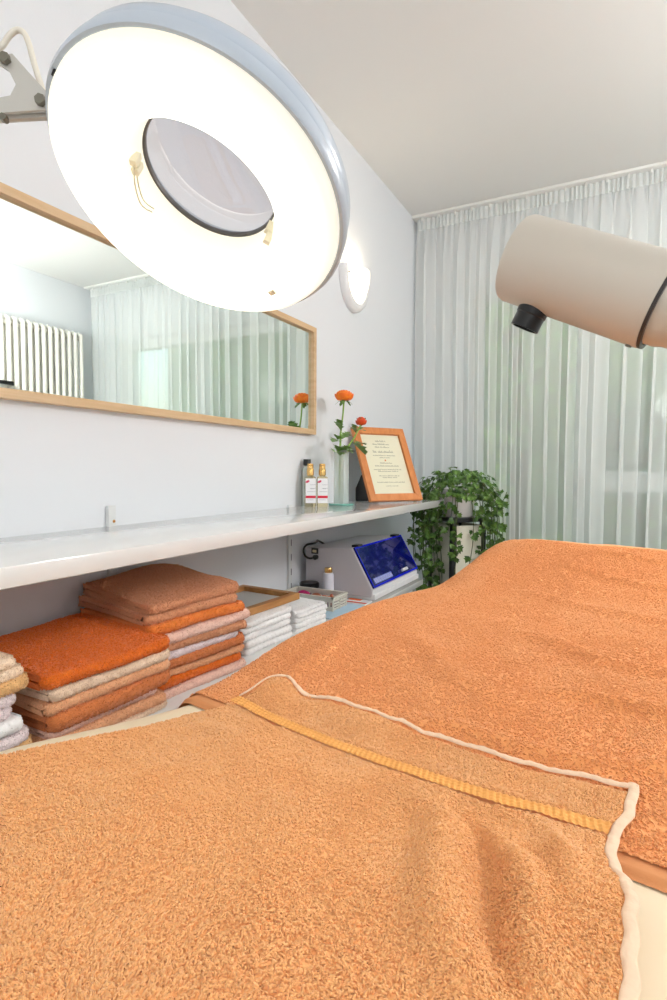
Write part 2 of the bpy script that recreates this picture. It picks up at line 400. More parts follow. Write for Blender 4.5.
for y, lab in ((.86, 'white slotted shelf upright rising just above the shelf behind the towel stacks'), (1.6, 'white slotted shelf upright on the wall behind the steriliser cabinet')):
    u = thing('shelf_upright', (.006, y, .3), lab, 'shelf rail', 'slotted shelf uprights')
    zt_ = 1.068 if y < 1 else 1.03
    MB().box((.0005, y - .010, .30), (.010, y + .010, zt_), bev=.001).build('rail', RAILM, u, smooth=0)
    for k in range(14):
        zz = .34 + k * .05
        if zz + .02 < zt_: MB().box((.0095, y + .002, zz), (.0106, y + .0055, zz + .022)).build('slot', SLOT, u, smooth=0)
    if y < 1: MB().lathe([(0, 0), (.0035, 0), (.003, .0015), (0, .002)], Matrix.Translation((.010, y + .004, 1.033)) @ Matrix.Rotation(PI / 2, 4, 'Y'), 12).build('screw', SCREW, u)

# ------------------------------------------------------------------ bottles
LABEL = mat('white_label', (240, 240, 242), .5); RED = mat('red_print', (206, 18, 52), .5); PINK = mat('pink_red_logo', (206, 60, 96), .5); GREYT = mat('grey_print', (170, 168, 176), .6)
OIL = mat('golden_oil', (247, 232, 190), .08, trans=.85, ior=1.4)
CLEARB = mat('clear_bottle', (226, 232, 226), .08, trans=.7, ior=1.35)
def oil_bottle(x, y, rz, lab):
    t = thing('pump_bottle', (x, y, ZS), lab, 'bottle', 'gold pump bottles on the shelf')
    Mx = Matrix.Translation((x, y, ZS)) @ Matrix.Rotation(rz, 4, 'Z')
    w, dpt, h = .0195, .014, .104
    b = MB(); rows = [(.92, 0), (1, .003), (1, h - .008), (.93, h - .002), (.45, h + .003), (.42, h + .006)]
    v = []; f = []; n = 24
    for s_, z in rows:
        for i in range(n):
            a = 2 * PI * i / n; ca, sa = math.cos(a), math.sin(a); e = .45
            v.append(Mx @ Vector((dpt * s_ * math.copysign(abs(ca) ** e, ca), w * s_ * math.copysign(abs(sa) ** e, sa), z)))
    for r in range(len(rows) - 1):
        for i in range(n): f.append((r * n + i, r * n + (i + 1) % n, (r + 1) * n + (i + 1) % n, (r + 1) * n + i))
    f.append(tuple(reversed(range(n)))); f.append(tuple(range((len(rows) - 1) * n, len(rows) * n)))
    b.add(v, f); b.build('glass_body', OIL, t, smooth=50)
    MB().box((dpt + .0002, -w * .90, .013), (dpt + .0012, w * .90, .098), Mx).build('label', LABEL, t, smooth=0)
    lb = bpy.data.objects[t.children[-1].name] if t.children else None
    def pl(name, y0_, y1_, z0_, z1_, m_):
        MB().box((dpt + .0012, y0_, z0_), (dpt + .0016, y1_, z1_), Mx).build(name, m_, LB, smooth=0)
    LB = [o for o in COL.objects if o.name.startswith('label') and o.parent == t][0]
    pl('red_band', -w * .88, w * .88, .030, .0385, RED)
    lo = MB(); 
    for k in range(2):
        pts = []
        for i in range(14):
            a = 2 * PI * i / 14 ; pts.append(Mx @ Vector((dpt + .0012, -.011 + .0068 * math.cos(a) * (1 if k == 0 else .45), .087 + .0042 * math.sin(a) * (1 if k == 0 else .35) + .0022 * math.cos(a))))
        if k == 0: lo.prism(pts, Mx.to_3x3() @ Vector((.0005, 0, 0)))
    lo.build('logo', PINK, LB, smooth=0)
    tx = MB()
    for z_, a_, b_ in ((.0755, -.002, .018), (.063, -.003, .017), (.0615, .0, .012), (.052, -.012, .016), (.0235, -.014, .010)):
        x_ = a_
        while x_ < b_:
            l_ = random.uniform(.0015, .004); tx.box((dpt + .0012, x_, z_), (dpt + .0015, min(b_, x_ + l_), z_ + .0014), Mx); x_ += l_ + .0008
    tx.build('print_lines', GREYT, LB, smooth=0)
    MB().lathe([(0, h + .004), (.0125, h + .004), (.0125, h + .022), (.0118, h + .025), (.0108, h + .026), (.0105, h + .043), (.0098, h + .0445), (0, h + .0445)], Mx, 28).build('pump_cap', GOLD, t)
    MB().box((-.003, -.006, h + .036), (.0135, .006, h + .0448), Mx, bev=.002).build('spout', GOLD, t)
oil_bottle(.047, 1.668, -.95, 'gold pump oil bottle with red band, the one farther from the vase')
oil_bottle(.082, 1.690, -.95, 'gold pump oil bottle with red band, the one nearer the vase')
t = thing('tall_bottle', (.03, 1.675, ZS), 'clear tall bottle with square black cap behind the two gold pump bottles', 'bottle')
MB().lathe([(0, 0), (.0215, 0), (.023, .003), (.023, .125), (.018, .135), (.011, .139), (.011, .142), (0, .142)], Matrix.Translation((.023, 1.686, ZS)) @ Matrix.Diagonal((.85, .85, 1.0, 1)), 28).build('glass_body', CLEARB, t)
MB().lathe([(0, .142), (.0155, .142), (.0155, .162), (.0145, .164), (0, .164)], Matrix.Translation((.023, 1.686, ZS)) @ Matrix.Diagonal((.85, .85, 1.0, 1)), 24).build('cap', BLACKP, t)

# ------------------------------------------------------------------ vase and flower
def thin_glass(name, tint, rough=.02, dif=.12, fac=.10):
    m = bpy.data.materials.new(name); m.use_nodes = True; nt = m.node_tree; nt.nodes.clear()
    o_ = nt.nodes.new('ShaderNodeOutputMaterial'); a = nt.nodes.new('ShaderNodeBsdfTransparent'); g = nt.nodes.new('ShaderNodeBsdfGlossy'); dfz = nt.nodes.new('ShaderNodeBsdfDiffuse')
    a.inputs['Color'].default_value = tint; g.inputs['Roughness'].default_value = rough; dfz.inputs['Color'].default_value = tint
    x1 = nt.nodes.new('ShaderNodeMixShader'); x2 = nt.nodes.new('ShaderNodeMixShader'); x1.inputs['Fac'].default_value = fac; x2.inputs['Fac'].default_value = dif
    nt.links.new(a.outputs[0], x1.inputs[1]); nt.links.new(g.outputs[0], x1.inputs[2]); nt.links.new(x1.outputs[0], x2.inputs[1]); nt.links.new(dfz.outputs[0], x2.inputs[2]); nt.links.new(x2.outputs[0], o_.inputs['Surface'])
    return m
VGL = thin_glass('vase_glass', (.97, .995, .99, 1), .02, .26, .08); TEAL = mat('teal_glass', (150, 222, 208), .08, trans=.4)
VX, VY = .100, 1.800
t = thing('bud_vase', (VX, VY, ZS), 'slim clear glass bud vase on a teal glass foot holding one orange flower', 'vase')
vb = MB()
for (a0, b0, a1, b1) in ((-.020, -.020, .020, -.0165), (-.020, .0165, .020, .020), (-.020, -.0165, -.0165, .0165), (.0165, -.0165, .020, .0165)):
    vb.box((VX + a0, VY + b0, ZS + .007), (VX + a1, VY + b1, ZS + .212))
vb.build('glass_tube', VGL, t, smooth=0)
vf = MB().lathe([(0, 0), (.044, 0), (.046, .002), (.046, .005), (.044, .0068), (0, .0068)], Matrix.Translation((VX, VY, ZS)), 40).build('foot', TEAL, t)
GREEN = mat('leaf_green', (114, 148, 72), .5, vary=(60, (88, 124, 54))); STEMG = mat('stem_green', (128, 166, 70), .5)
PETAL = mat('orange_petal', (240, 104, 14), .55, vary=(90, (250, 140, 30))); DPETAL = mat('dark_orange_bud', (206, 66, 10), .55)
fl = thing('ranunculus', (VX, VY, ZS + .03), 'orange ranunculus with one side bud and green leaves standing in the bud vase', 'flower')
top = Vector((VX, 1.848, 1.405)); fork = Vector((VX + .002, 1.815, 1.20))
st = MB()
st.tube([(VX - .002, VY + .024, ZS + .035), (VX, 1.818, 1.12), fork, (VX, 1.822, 1.28), (VX, 1.84, 1.35), top], [.0045, .0045, .0042, .0036, .003, .003], 8)
budp = Vector((VX + .005, 1.985, 1.325))
st.tube([fork - Vector((0, 0, .03)), (VX + .004, 1.86, 1.225), (VX + .006, 1.93, 1.275), budp], [.0038, .0034, .003, .003], 8)
st.build('stem', STEMG, fl)
def petals(c, R, layers, name, m_, parent, flat=.78):
    """overlapping petals wrapped over a dome"""
    P = MB(); c = Vector(c)
    for L in range(layers):
        el = math.radians(-18 + 88 * L / (layers - 1)); n = max(3, int(9 * math.cos(max(0, el)) + 1)); R2 = R * (1 - .05 * L)
        for i in range(n):
            a = 2 * PI * (i + .5 * (L % 2)) / n + random.uniform(-.12, .12); vs = []; fs = []; wa = 1.25 * 2 * PI / n / 2; hi_ = math.radians(34)
            for u in range(6):
                for q in range(6):
                    uu = u / 5; qq = q / 5 * 2 - 1; ee = el - hi_ * .6 + hi_ * 1.6 * uu * (1 - .22 * qq * qq); aa = a + wa * qq * (.75 + .25 * math.sin(PI * uu))
                    rr = R2 * (.94 + .16 * uu + .03 * math.cos(qq * 2.2)) * (1.06 if L == 0 else 1)
                    vs.append(c + Vector((rr * math.cos(ee) * math.cos(aa), rr * math.cos(ee) * math.sin(aa), flat * rr * math.sin(ee))))
            for u in range(5):
                for q in range(5): fs.append((u * 6 + q, (u + 1) * 6 + q, (u + 1) * 6 + q + 1, u * 6 + q + 1))
            P.add(vs, fs)
    P.ball(c, (R * .8, R * .8, R * .8 * flat), seg=12)
    return P.build(name, m_, parent, smooth=80)
bl = petals(top + Vector((0, 0, .012)), .030, 6, 'blossom', PETAL, fl)
def leaf_strip(p0, d, ln, w, droop=.3):
    """lobed flat leaf as verts/faces"""
    d = Vector(d).normalized(); side = d.cross(Vector((.3, .2, 1))).normalized(); up = side.cross(d)
    prof = [(0, .1), (.2, .35), (.32, .9), (.42, .5), (.58, 1.0), (.68, .55), (.85, .6), (1, .02)]
    v = []; f = []
    for u, ww in prof:
        c = Vector(p0) + d * ln * u - Vector((0, 0, 1)) * droop * ln * u * u
        v += [c - side * w * ww + up * w * .25 * ww, c, c + side * w * ww + up * w * .25 * ww]
    for i in range(len(prof) - 1):
        for q in (0, 1): f.append((i * 3 + q, i * 3 + q + 1, i * 3 + q + 4, i * 3 + q + 3))
    return v, f
lv = MB(); rr_ = random.Random(3)
for (bp, d_, l_, w_) in ((fork, (.2, -1, .5), .085, .02), (fork + Vector((0, 0, .05)), (.1, -1, .25), .075, .016), (fork + Vector((0, .005, .09)), (.1, -1, .9), .07, .014), (fork, (.5, .6, .5), .07, .018),
                         (fork + Vector((0, .01, .06)), (.3, 1, .8), .06, .015), (Vector((VX, 1.90, 1.255)), (.3, 1, -.25), .085, .024), (Vector((VX, 1.95, 1.29)), (0, -.8, .6), .06, .013), (Vector((VX, 1.96, 1.30)), (.2, .9, .3), .05, .012), (fork + Vector((0, 0, .02)), (.9, -.3, .1), .06, .017)):
    lv.add(*leaf_strip(bp, d_, l_ * 1.05, w_ * 1.6)); lv.add(*leaf_strip(Vector(bp) + Vector(d_).normalized() * l_ * .35, Vector(d_) + Vector((.5, .6 if d_[1] > 0 else -.2, .7)), l_ * .6, w_ * 1.2))
lv.build('leaf', GREEN, fl, smooth=80)
sp = MB(); sp2 = MB()
for k in range(5):
    a = k * 2 * PI / 5; sp.add(*leaf_strip(top + Vector((0, 0, -.002)), (math.cos(a), math.sin(a), -.1), .034, .009, .5))
    sp2.add(*leaf_strip(budp - Vector((0, 0, .008)), (math.cos(a) * .6, math.sin(a) * .6, .9), .035, .008, -.1))
sp.build('sepal', GREEN, fl, smooth=80); sp2.build('sepal', GREEN, fl, smooth=80)
petals(budp + Vector((0, 0, .010)), .019, 4, 'bud', DPETAL, fl, 1.0)

fl.location.y -= .03
# ------------------------------------------------------------------ framed certificate
P0 = Vector((.128, 1.985, ZS + .001)); ps = 1.0133; ti = .4458; FWd, FH = .258, .330
ax = Vector((math.cos(ps), math.sin(ps), 0)); nn = Vector((math.sin(ps), -math.cos(ps), 0)); up = Vector((0, 0, 1)) * math.cos(ti) - nn * math.sin(ti); fn = ax.cross(up).normalized()
if fn.dot(nn) < 0: fn = -fn
MF = Matrix((ax, up, fn)).transposed().to_4x4(); MF.translation = P0
ct = thing('picture_frame', P0, 'orange wood picture frame with a cream certificate leaning back on the shelf end', 'picture frame')
f = MB(); b = .030
for poly in ([(0, 0), (FWd, 0), (FWd - b, b), (b, b)], [(0, FH), (FWd, FH), (FWd - b, FH - b), (b, FH - b)], [(0, 0), (0, FH), (b, FH - b), (b, b)], [(FWd, 0), (FWd, FH), (FWd - b, FH - b), (FWd - b, b)]):
    f.prism([(x, y, 0) for x, y in poly], (0, 0, .016), MF)
f.build('frame', CHERRY, ct, smooth=0, bevel=.0015)
PAPER = mat('cream_paper', (232, 230, 204), .6)
pp = MB().box((b - .004, b - .004, .002), (FWd - b + .004, FH - b + .004, .005), MF).build('certificate', PAPER, ct, smooth=0)
INK = mat('grey_ink', (156, 156, 136), .7)
tx = MB(); rr_ = random.Random(9)
def script(cx, y, w, hh):
    x = cx - w / 2
    while x < cx + w / 2:
        wl = rr_.uniform(.010, .026); xe = min(x + wl, cx + w / 2); k = 0
        while x < xe:
            s_ = hh * rr_.uniform(.35, 1.0); tx.box((x, y, .005), (x + hh * .22, y + s_, .0053), MF); tx.box((x, y, .005), (x + hh * .5, y + hh * .16, .0053), MF); x += hh * .55
        x = xe + hh * .6
cx = FWd / 2
for y, w, hh in ((.268, .05, .009), (.254, .085, .008), (.241, .07, .007), (.218, .10, .011), (.203, .11, .005), (.193, .05, .005), (.168, .06, .006), (.155, .115, .006), (.139, .14, .005), (.131, .10, .005), (.111, .10, .005), (.103, .07, .005), (.082, .135, .005), (.066, .06, .004)): script(cx, y, w, hh)
tx.build('script_lines', INK, pp, smooth=0)
MB().lathe([(0, .005), (.004, .005), (.004, .0054), (0, .0055)], MF @ Matrix.Translation((cx, .182, 0)), 10).build('seal', mat('orange_seal', (206, 120, 60), .6), pp)
MB().box((b - .006, b - .006, -.004), (FWd - b + .006, FH - b + .006, .001), MF).build('backing', BLACKP, ct, smooth=0)
# easel foot behind
bs = MF @ Vector((.06, .10, -.004)); q0 = Vector((bs.x, bs.y, ZS + .001)); back = -nn
es = MB(); hgt = bs.z - ZS
LB0 = Vector(((MF @ Vector((.012, .02, 0))).x, (MF @ Vector((.012, .02, 0))).y, 0))
es.prism([MF @ Vector((.012, .008, -.0045)), MF @ Vector((.012, .125, -.0045)), (MF @ Vector((.012, .12, -.0045))) + back * .02, LB0 + back * .108 + Vector((0, 0, ZS + .052)), LB0 + back * .108 + Vector((0, 0, ZS + .001))], ax * .10)
es.build('easel_back', BLACKP, ct, smooth=0)

# ------------------------------------------------------------------ UV steriliser cabinet
uv = thing('steriliser_cabinet', (.15, 1.92, ZL), 'grey-white steriliser cabinet with slanted blue lid on the lower shelf', 'steriliser')
CASE = mat('pearl_grey_case', (208, 204, 208), .3, coat=.2); BASEW = mat('white_base', (240, 240, 242), .3)
BLUE = mat('blue_acrylic', (9, 16, 96), .05, coat=.15, spec=.4); BLUEE = mat('blue_edge', (14, 26, 190), .2)
UY0, UY1 = 1.675, 2.115
cs = MB(); cs.prism([(.025, UY0, ZL + .012), (.278, UY0, ZL + .012), (.282, UY0, ZL + .038), (.206, UY0, .886), (.025, UY0, .876)], (0, UY1 - UY0, 0)); cs.build('case', CASE, uv, smooth=0, bevel=.003)
bb = MB(); bb.box((.03, UY0 + .012, ZL), (.272, UY1 - .004, ZL + .013)); bb.box((.27, UY0 + .002, ZL + .004), (.290, UY1, ZL + .022)); bb.box((.27, UY0 + .002, ZL + .022), (.2835, UY1, ZL + .037)); bb.build('base', BASEW, uv, smooth=0, bevel=.002)
# lid plate on the slope
A = Vector((.206, 0, .886)); B = Vector((.282, 0, ZL + .038)); sl = (B - A); sn = Vector((-sl.z, 0, sl.x)).normalized()
if sn.x < 0: sn = -sn
def lidpt(u, y, o): q = A + sl * u + sn * o; return Vector((q.x, y, q.z))
ld = MB(); ld.prism([lidpt(0, UY0 + .004, .001), lidpt(0, UY1 - .003, .001), lidpt(.985, UY1 - .003, .001), lidpt(.985, UY0 + .004, .001)], sn * .006); lid = ld.build('lid', BLUE, uv, smooth=0)
ed = MB()
for (u0, u1, a0, a1) in ((0, .985, UY0 + .004, UY0 + .009), (0, .985, UY1 - .008, UY1 - .003), (0, .04, UY0 + .009, UY1 - .008), (.935, .985, UY0 + .009, UY1 - .008)):
    ed.prism([lidpt(u0, a0, .0068), lidpt(u0, a1, .0068), lidpt(u1, a1, .0068), lidpt(u1, a0, .0068)], sn * .001)
ed.build('lid_edge', BLUEE, lid, smooth=0)
for y in (UY0 + .05, UY1 - .04): MB().box((.188, y - .018, .884), (.214, y + .018, .894), bev=.002).build('hinge', BLACKP, lid, smooth=0)
hn = MB(); hn.prism([lidpt(.83, 1.945, .0075), lidpt(.83, 1.995, .0075), lidpt(.90, 1.995, .0075), lidpt(.90, 1.945, .0075)], sn * .012); hn.build('handle', WHITEP, lid, smooth=0, bevel=.003)
stk = MB(); stk.prism([lidpt(.78, 1.70, .0075), lidpt(.78, 1.86, .0075), lidpt(.91, 1.86, .0075), lidpt(.91, 1.70, .0075)], sn * .0004); stk.build('caution_label', mat('translucent_label', (112, 124, 190), .4), lid, smooth=0)
tl_ = MB()
for u in (.80, .825, .85, .875):
    y = 1.705 if u < .86 else 1.71
    while y < 1.85:
        l_ = random.uniform(.004, .012); tl_.prism([lidpt(u, y, .0079), lidpt(u, y + l_, .0079), lidpt(u + .013, y + l_, .0079), lidpt(u + .013, y, .0079)], sn * .0003); y += l_ + .003
tl_.build('print_lines', mat('pale_print', (206, 212, 240), .5), lid, smooth=0)
sw = MB().box((.050, UY0 - .004, .858), (.076, UY0 + .002, .878), bev=.001).build('switch_plate', BLACKP, uv, smooth=0)
MB().box((.0555, UY0 - .006, .863), (.0705, UY0 - .003, .872), bev=.001).build('rocker', mat('cream_switch', (226, 214, 176), .4), sw, smooth=0)
cd = MB(); cd.tube(smooth([(.066, UY0 - .008, .846), (.05, UY0 - .016, .843), (.034, UY0 - .02, .852), (.026, UY0 - .016, .872), (.034, UY0 - .008, .888), (.045, UY0 + .02, .8905), (.03, UY0 + .07, .889), (.012, UY0 + .12, .886), (.011, UY0 + .25, .83), (.011, UY0 + .4, .75), (.011, 2.28, .62)]), .0036, 10)
cd.lathe([(0, 0), (.009, 0), (.009, .012), (.005, .016), (0, .016)], Matrix.Translation((.068, UY0, .847)) @ Matrix.Rotation(PI / 2, 4, 'X'), 14)
cd.build('power_cord', BLACKP, uv)

# ------------------------------------------------------------------ basket with hair ties, papers, jar, bottle
BASK = mat('ivory_plastic', (232, 228, 216), .45)
bk = thing('plastic_basket', (.145, 1.53, ZL + .004), 'small ivory slotted plastic basket in front of the steriliser cabinet', 'basket')
x0, x1, y0_, y1_, z0, z1 = .055, .235, 1.482, 1.572, ZL + .0045, .762
fl_ = .006
w = MB(); w.box((x0, y0_, z0), (x1, y1_, z0 + .003)); rm_ = MB()
def wallslats(p, q, out, axis):
    # bottom strip, top rim, uprights and slot bars
    pass
for (xa, xb, ya, yb) in ((x0, x1, y0_ - .002, y0_ + .001), (x0, x1, y1_ - .001, y1_ + .002)):
    w.box((xa, ya, z0), (xb, yb, z0 + .012)); rm_.box((xa - .004, ya - .003, z1 - .006), (xb + .004, yb + .003, z1)); w.box((xa, ya, z1 - .016), (xb, yb, z1 - .005))
    for k in range(17):
        xx = xa + (xb - xa) * k / 16; w.box((xx - .0028, ya, z0 + .011), (xx + .0028, yb, z1 - .015))
for (xa, xb) in ((x0 - .002, x0 + .001), (x1 - .001, x1 + .002)):
    rm_.box((xa - .003, y0_ - .005, z1 - .006), (xb + .003, y1_ + .005, z1))
    for k in range(5): w.box((xa, y0_, z0 + .002 + k * .0085), (xb, y1_, z0 + .0075 + k * .0085))
    for k in range(3):
        yy = y0_ + (y1_ - y0_) * k / 2; w.box((xa, yy - .004, z0), (xb, yy + .004, z1 - .004))
w.build('basket_body', BASK, bk, smooth=0); rm_.build('rim', BASK, bk, smooth=0)
MAG = mat('magenta_cloth', (176, 24, 96), .6); COPPER = mat('copper_foil', (196, 120, 84), .3, .6)
tag(MB().ball((0.105, 1.525, .748), (.022, .018, .015)).ball((.122, 1.515, .751), (.014, .014, .012)).build('hair_scrunchie', MAG, org=(.105, 1.525, .735), smooth=80), 'crumpled magenta hair scrunchie lying in the ivory basket', 'hair tie')
tag(MB().ball((.15, 1.53, .747), (.018, .014, .011)).build('hair_scrunchie', COPPER, org=(.15, 1.53, .735), smooth=80), 'copper coloured scrunchie lying in the ivory basket beside the magenta one', 'hair tie')
r_ = MB()
for k in range(9):
    a = k * .7; r_.ball((.195 + .014 * math.cos(a), 1.525 + .02 * math.sin(a), .745 + .003 * (k % 3)), .0062, seg=8)
tag(r_.build('bead_bracelet', mat('mixed_gold_beads', (196, 150, 96), .4, vary=(120, (190, 60, 70))), org=(.195, 1.525, .735)), 'gold and red bead bracelet in the right end of the ivory basket', 'bracelet')
fill = MB(); fill.box((x0 + .003, y0_ + .003, z0 + .003), (x1 - .003, y1_ - .003, z0 + .018), bev=.003)
tag(fill.build('folded_cloth', mat('dark_plum_cloth', (92, 50, 62), .8), org=(.145, 1.527, z0)), 'dark plum cloth folded flat in the bottom of the ivory basket', 'cloth')
tag(MB().box((.06, 1.41, ZL), (.285, 1.60, ZL + .004), bev=.001).build('paper_pad', mat('pale_blue_paper', (186, 214, 232), .6), org=(.17, 1.5, ZL), smooth=0), 'pale blue paper pad lying under the ivory basket', 'paper pad')
pk = thing('printed_packet', (.25, 1.635, ZL), 'small white packet with red and orange print before the steriliser cabinet', 'packet')
MB().box((.205, 1.61, ZL), (.285, 1.668, ZL + .005), bev=.0015).build('packet_body', LABEL, pk, smooth=0)
MB().box((.206, 1.613, ZL + .005), (.284, 1.626, ZL + .0056)).build('red_stripe', mat('red_stripe_print', (214, 70, 50), .5), pk, smooth=0)
MB().box((.206, 1.645, ZL + .005), (.250, 1.666, ZL + .0056)).build('orange_patch', mat('orange_print', (232, 110, 40), .5), pk, smooth=0)
j = thing('cosmetic_jar', (.065, 1.632, ZL), 'small cosmetic jar with wide black lid between basket and steriliser cabinet', 'jar')
MB().lathe([(0, 0), (.030, 0), (.032, .004), (.032, .030), (.028, .034), (0, .034)], Matrix.Translation((.065, 1.632, ZL)), 32).build('jar_body', mat('dark_green_glass', (60, 84, 74), .1), j)
MB().lathe([(0, .034), (.033, .034), (.0335, .036), (.0335, .049), (.031, .051), (0, .051)], Matrix.Translation((.065, 1.632, ZL)), 32).build('lid', BLACKP, j)
j = thing('lotion_bottle', (.132, 1.645, ZL), 'slim white lotion bottle with gold cap against the steriliser cabinet side', 'bottle')
MB().lathe([(0, 0), (.0175, 0), (.019, .004), (.019, .078), (.0165, .086), (.012, .089), (0, .089)], Matrix.Translation((.132, 1.645, ZL)), 28).build('bottle_body', mat('pearl_white', (226, 226, 236), .3), j)
MB().lathe([(0, .088), (.0125, .088), (.0135, .091), (.0135, .102), (.012, .105), (0, .106)], Matrix.Translation((.132, 1.645, ZL)), 24).build('cap', GOLD, j)

# ------------------------------------------------------------------ folded towels
def terry(name, rgb, scale=900, st=.15, dark=.94, d=.001):
    rgb = rgb if name.startswith('terry_cover') or name.startswith('terry_towel') else tuple(255 * (c / 255) ** .78 for c in rgb)
    r2_ = tuple(min(255, int(c * 1.06 + 4)) for c in rgb); r1_ = tuple(int(c * dark) for c in rgb)
    m = mat(name, r1_, .95, spec=.1, bump=(scale, st, d), vary=(scale * .6, r2_), sheen=.2)
    return m
def towel(x0, x1, y0, y1, z0, h, m_, label, group, layers=1, seed=0, ang=0.0, sag=.003, fuzz=.0022, cat='towel', topbump=None, res=.0027, hair=0):
    """terry towel folded over at the front edge: thick U sections swept along y"""
    hs = h / layers; secs = []
    def arc(cx_, cz, r, a0, a1, n): return [(cx_ + r * math.cos(a), cz + r * math.sin(a)) for a in np.linspace(a0, a1, n)]
    V = None; O = np.array([(x0 + x1) / 2, (y0 + y1) / 2, z0])
    allv, allf = [], []; off = 0
    for L in range(layers):
        zb = L * hs; r = hs * .5; g = hs * .03; ln = x1 - x0; rc = min(r * .8, .006)
        e = seed * .37 + L * 1.3; xb = x0 + .006 * math.sin(e); xf = x1 - .004 * (1 + math.sin(e * 2.1)) * .5 - (.004 if L % 2 else 0)
        npx = max(20, int(ln / res))
        bot = [(x, zb) for x in np.linspace(xb + rc, xf - r, npx)]
        nose = arc(xf - r, zb + r, r, -PI / 2, PI / 2, 13)[1:-1]
        topp = [(x, zb + hs) for x in np.linspace(xf - r, xb + rc, npx)]
        bk_ = [(xb, zb + hs - rc), (xb, zb + r + g + .001)]
        sl_ = [(x, zb + r + g * (1 if True else 0)) for x in np.linspace(xb + .002, xf - r * 1.1, 8)] + [(x, zb + r - g) for x in np.linspace(xf - r * 1.1, xb + .002, 8)]
        bk2 = [(xb, zb + r - g - .001), (xb, zb + rc)]
        pr = np.array(bot + nose + topp + bk_ + sl_ + bk2); n = len(pr)
        nxt = np.roll(pr, -1, 0); prv = np.roll(pr, 1, 0); tg = nxt - prv; tg /= np.linalg.norm(tg, axis=1, keepdims=True) + 1e-9
        nrm = np.stack([tg[:, 1], -tg[:, 0]], 1)
        ny = max(20, int((y1 - y0) / res)); er = min(.010, hs * .46)
        ys = np.concatenate([y0 + er * (1 - np.cos(np.linspace(0, PI / 2, 5))), np.linspace(y0 + er, y1 - er, ny)[1:-1], y1 - er * (1 - np.cos(np.linspace(PI / 2, 0, 5)))])
        G = np.zeros((len(ys), n, 3))
        for i, y in enumerate(ys):
            de = min(y - y0, y1 - y); ins = er - math.sqrt(max(0, er ** 2 - max(0, er - de) ** 2)) if de < er else 0
            q = pr - nrm * ins
            G[i, :, 0] = q[:, 0]; G[i, :, 1] = y + .006 * math.sin(e * 3); G[i, :, 2] = q[:, 1]
        # fold slackness, sag and fuzz
        P = G.copy(); S = np.array([1, 1, 1.0])
        low = vn3(np.stack([P[..., 0] * 9 + seed * 3.1, P[..., 1] * 9 + seed, np.full(P.shape[:2], seed * 1.7)], -1))
        wv = vn3(np.stack([P[..., 0] * 20 + seed * 5.1, P[..., 1] * 16 + seed * 2, P[..., 2] * 20 + L], -1))
        P[..., 2] += low * sag * 2.0; P[..., 0] += wv * .010; P[..., 2] += wv * .0035
        # rounded front corners in plan
        dy = np.minimum(G[..., 1] - y0, y1 - G[..., 1]); cr = np.clip(1 - dy / .02, 0, 1) ** 2 * .006
        P[..., 0] -= cr * np.clip((G[..., 0] - x0) / ln, 0, 1)
        fz = vn3(P * 210 + seed) * fuzz + vn3(P * 400 + seed + 9) * fuzz * .8
        if topbump is not None: P[..., 2] += topbump(P[..., 0], P[..., 1]) * np.clip((G[..., 2]) / h, 0, 1)
        N3 = np.zeros_like(P); N3[..., 0] = nrm[None, :, 0]; N3[..., 2] = nrm[None, :, 1]
        P += N3 * fz[..., None]; P[0, :, 1] -= fz[0] * 1.5; P[-1, :, 1] += fz[-1] * 1.5
        P[..., 2] += z0
        if ang:
            c_, s_ = math.cos(ang), math.sin(ang); dx_ = P[..., 0] - O[0]; dy_ = P[..., 1] - O[1]
            P[..., 0] = O[0] + c_ * dx_ - s_ * dy_; P[..., 1] = O[1] + s_ * dx_ + c_ * dy_
        P[..., 0] = np.maximum(P[..., 0], .012)
        a, b_ = len(ys), n
        cnt = (150 if m_ is T_WHITE else 1500) + (9000 if (topbump is not None and L == layers - 1) else 0); nb_, nn0 = len(bot), len(nose)
        lo_k = nb_ - int(.018 / (ln / npx)); hi_k = nb_ + nn0 + (npx - 3 if (topbump is not None and L == layers - 1) else int(.03 / (ln / npx)))
        sub = P[:, lo_k:hi_k]; rl_ = np.random.default_rng(seed * 10 + L); pq, nq = grid_points(sub, cnt, rl_)
        ctr = np.stack([np.full(len(pq), P[..., 0].mean()), pq[:, 1], np.full(len(pq), z0 + zb + r)], 1); du = pq - ctr; fl_ = (du[:, 0] * nq[:, 0] * .02 + (pq[:, 2] - (z0 + zb + r)) * nq[:, 2]) < 0; nq[fl_] *= -1
        lpv, lpf = loops(pq, nq, rl_, (.0014, .0026), (.0014, .0025), .0006, .5)
        fcs0 = [(off + i * b_ + k, off + i * b_ + (k + 1) % b_, off + (i + 1) * b_ + (k + 1) % b_, off + (i + 1) * b_ + k) for i in range(a - 1) for k in range(b_)]
        fcs = [tuple(reversed(q)) for q in fcs0]
        fcs.append(tuple(off + k for k in range(b_))); fcs.append(tuple(off + (a - 1) * b_ + k for k in reversed(range(b_))))
        allv.append(P.reshape(-1, 3)); allf += fcs; off += a * b_; allv.append(lpv); allf += [tuple(q) for q in (lpf + off).tolist()]; off += len(lpv)
    vv = np.concatenate(allv)
    o = MB().add(vv, allf).build('folded_towel', m_, org=tuple(O), smooth=70)
    return tag(o, label, cat, group)

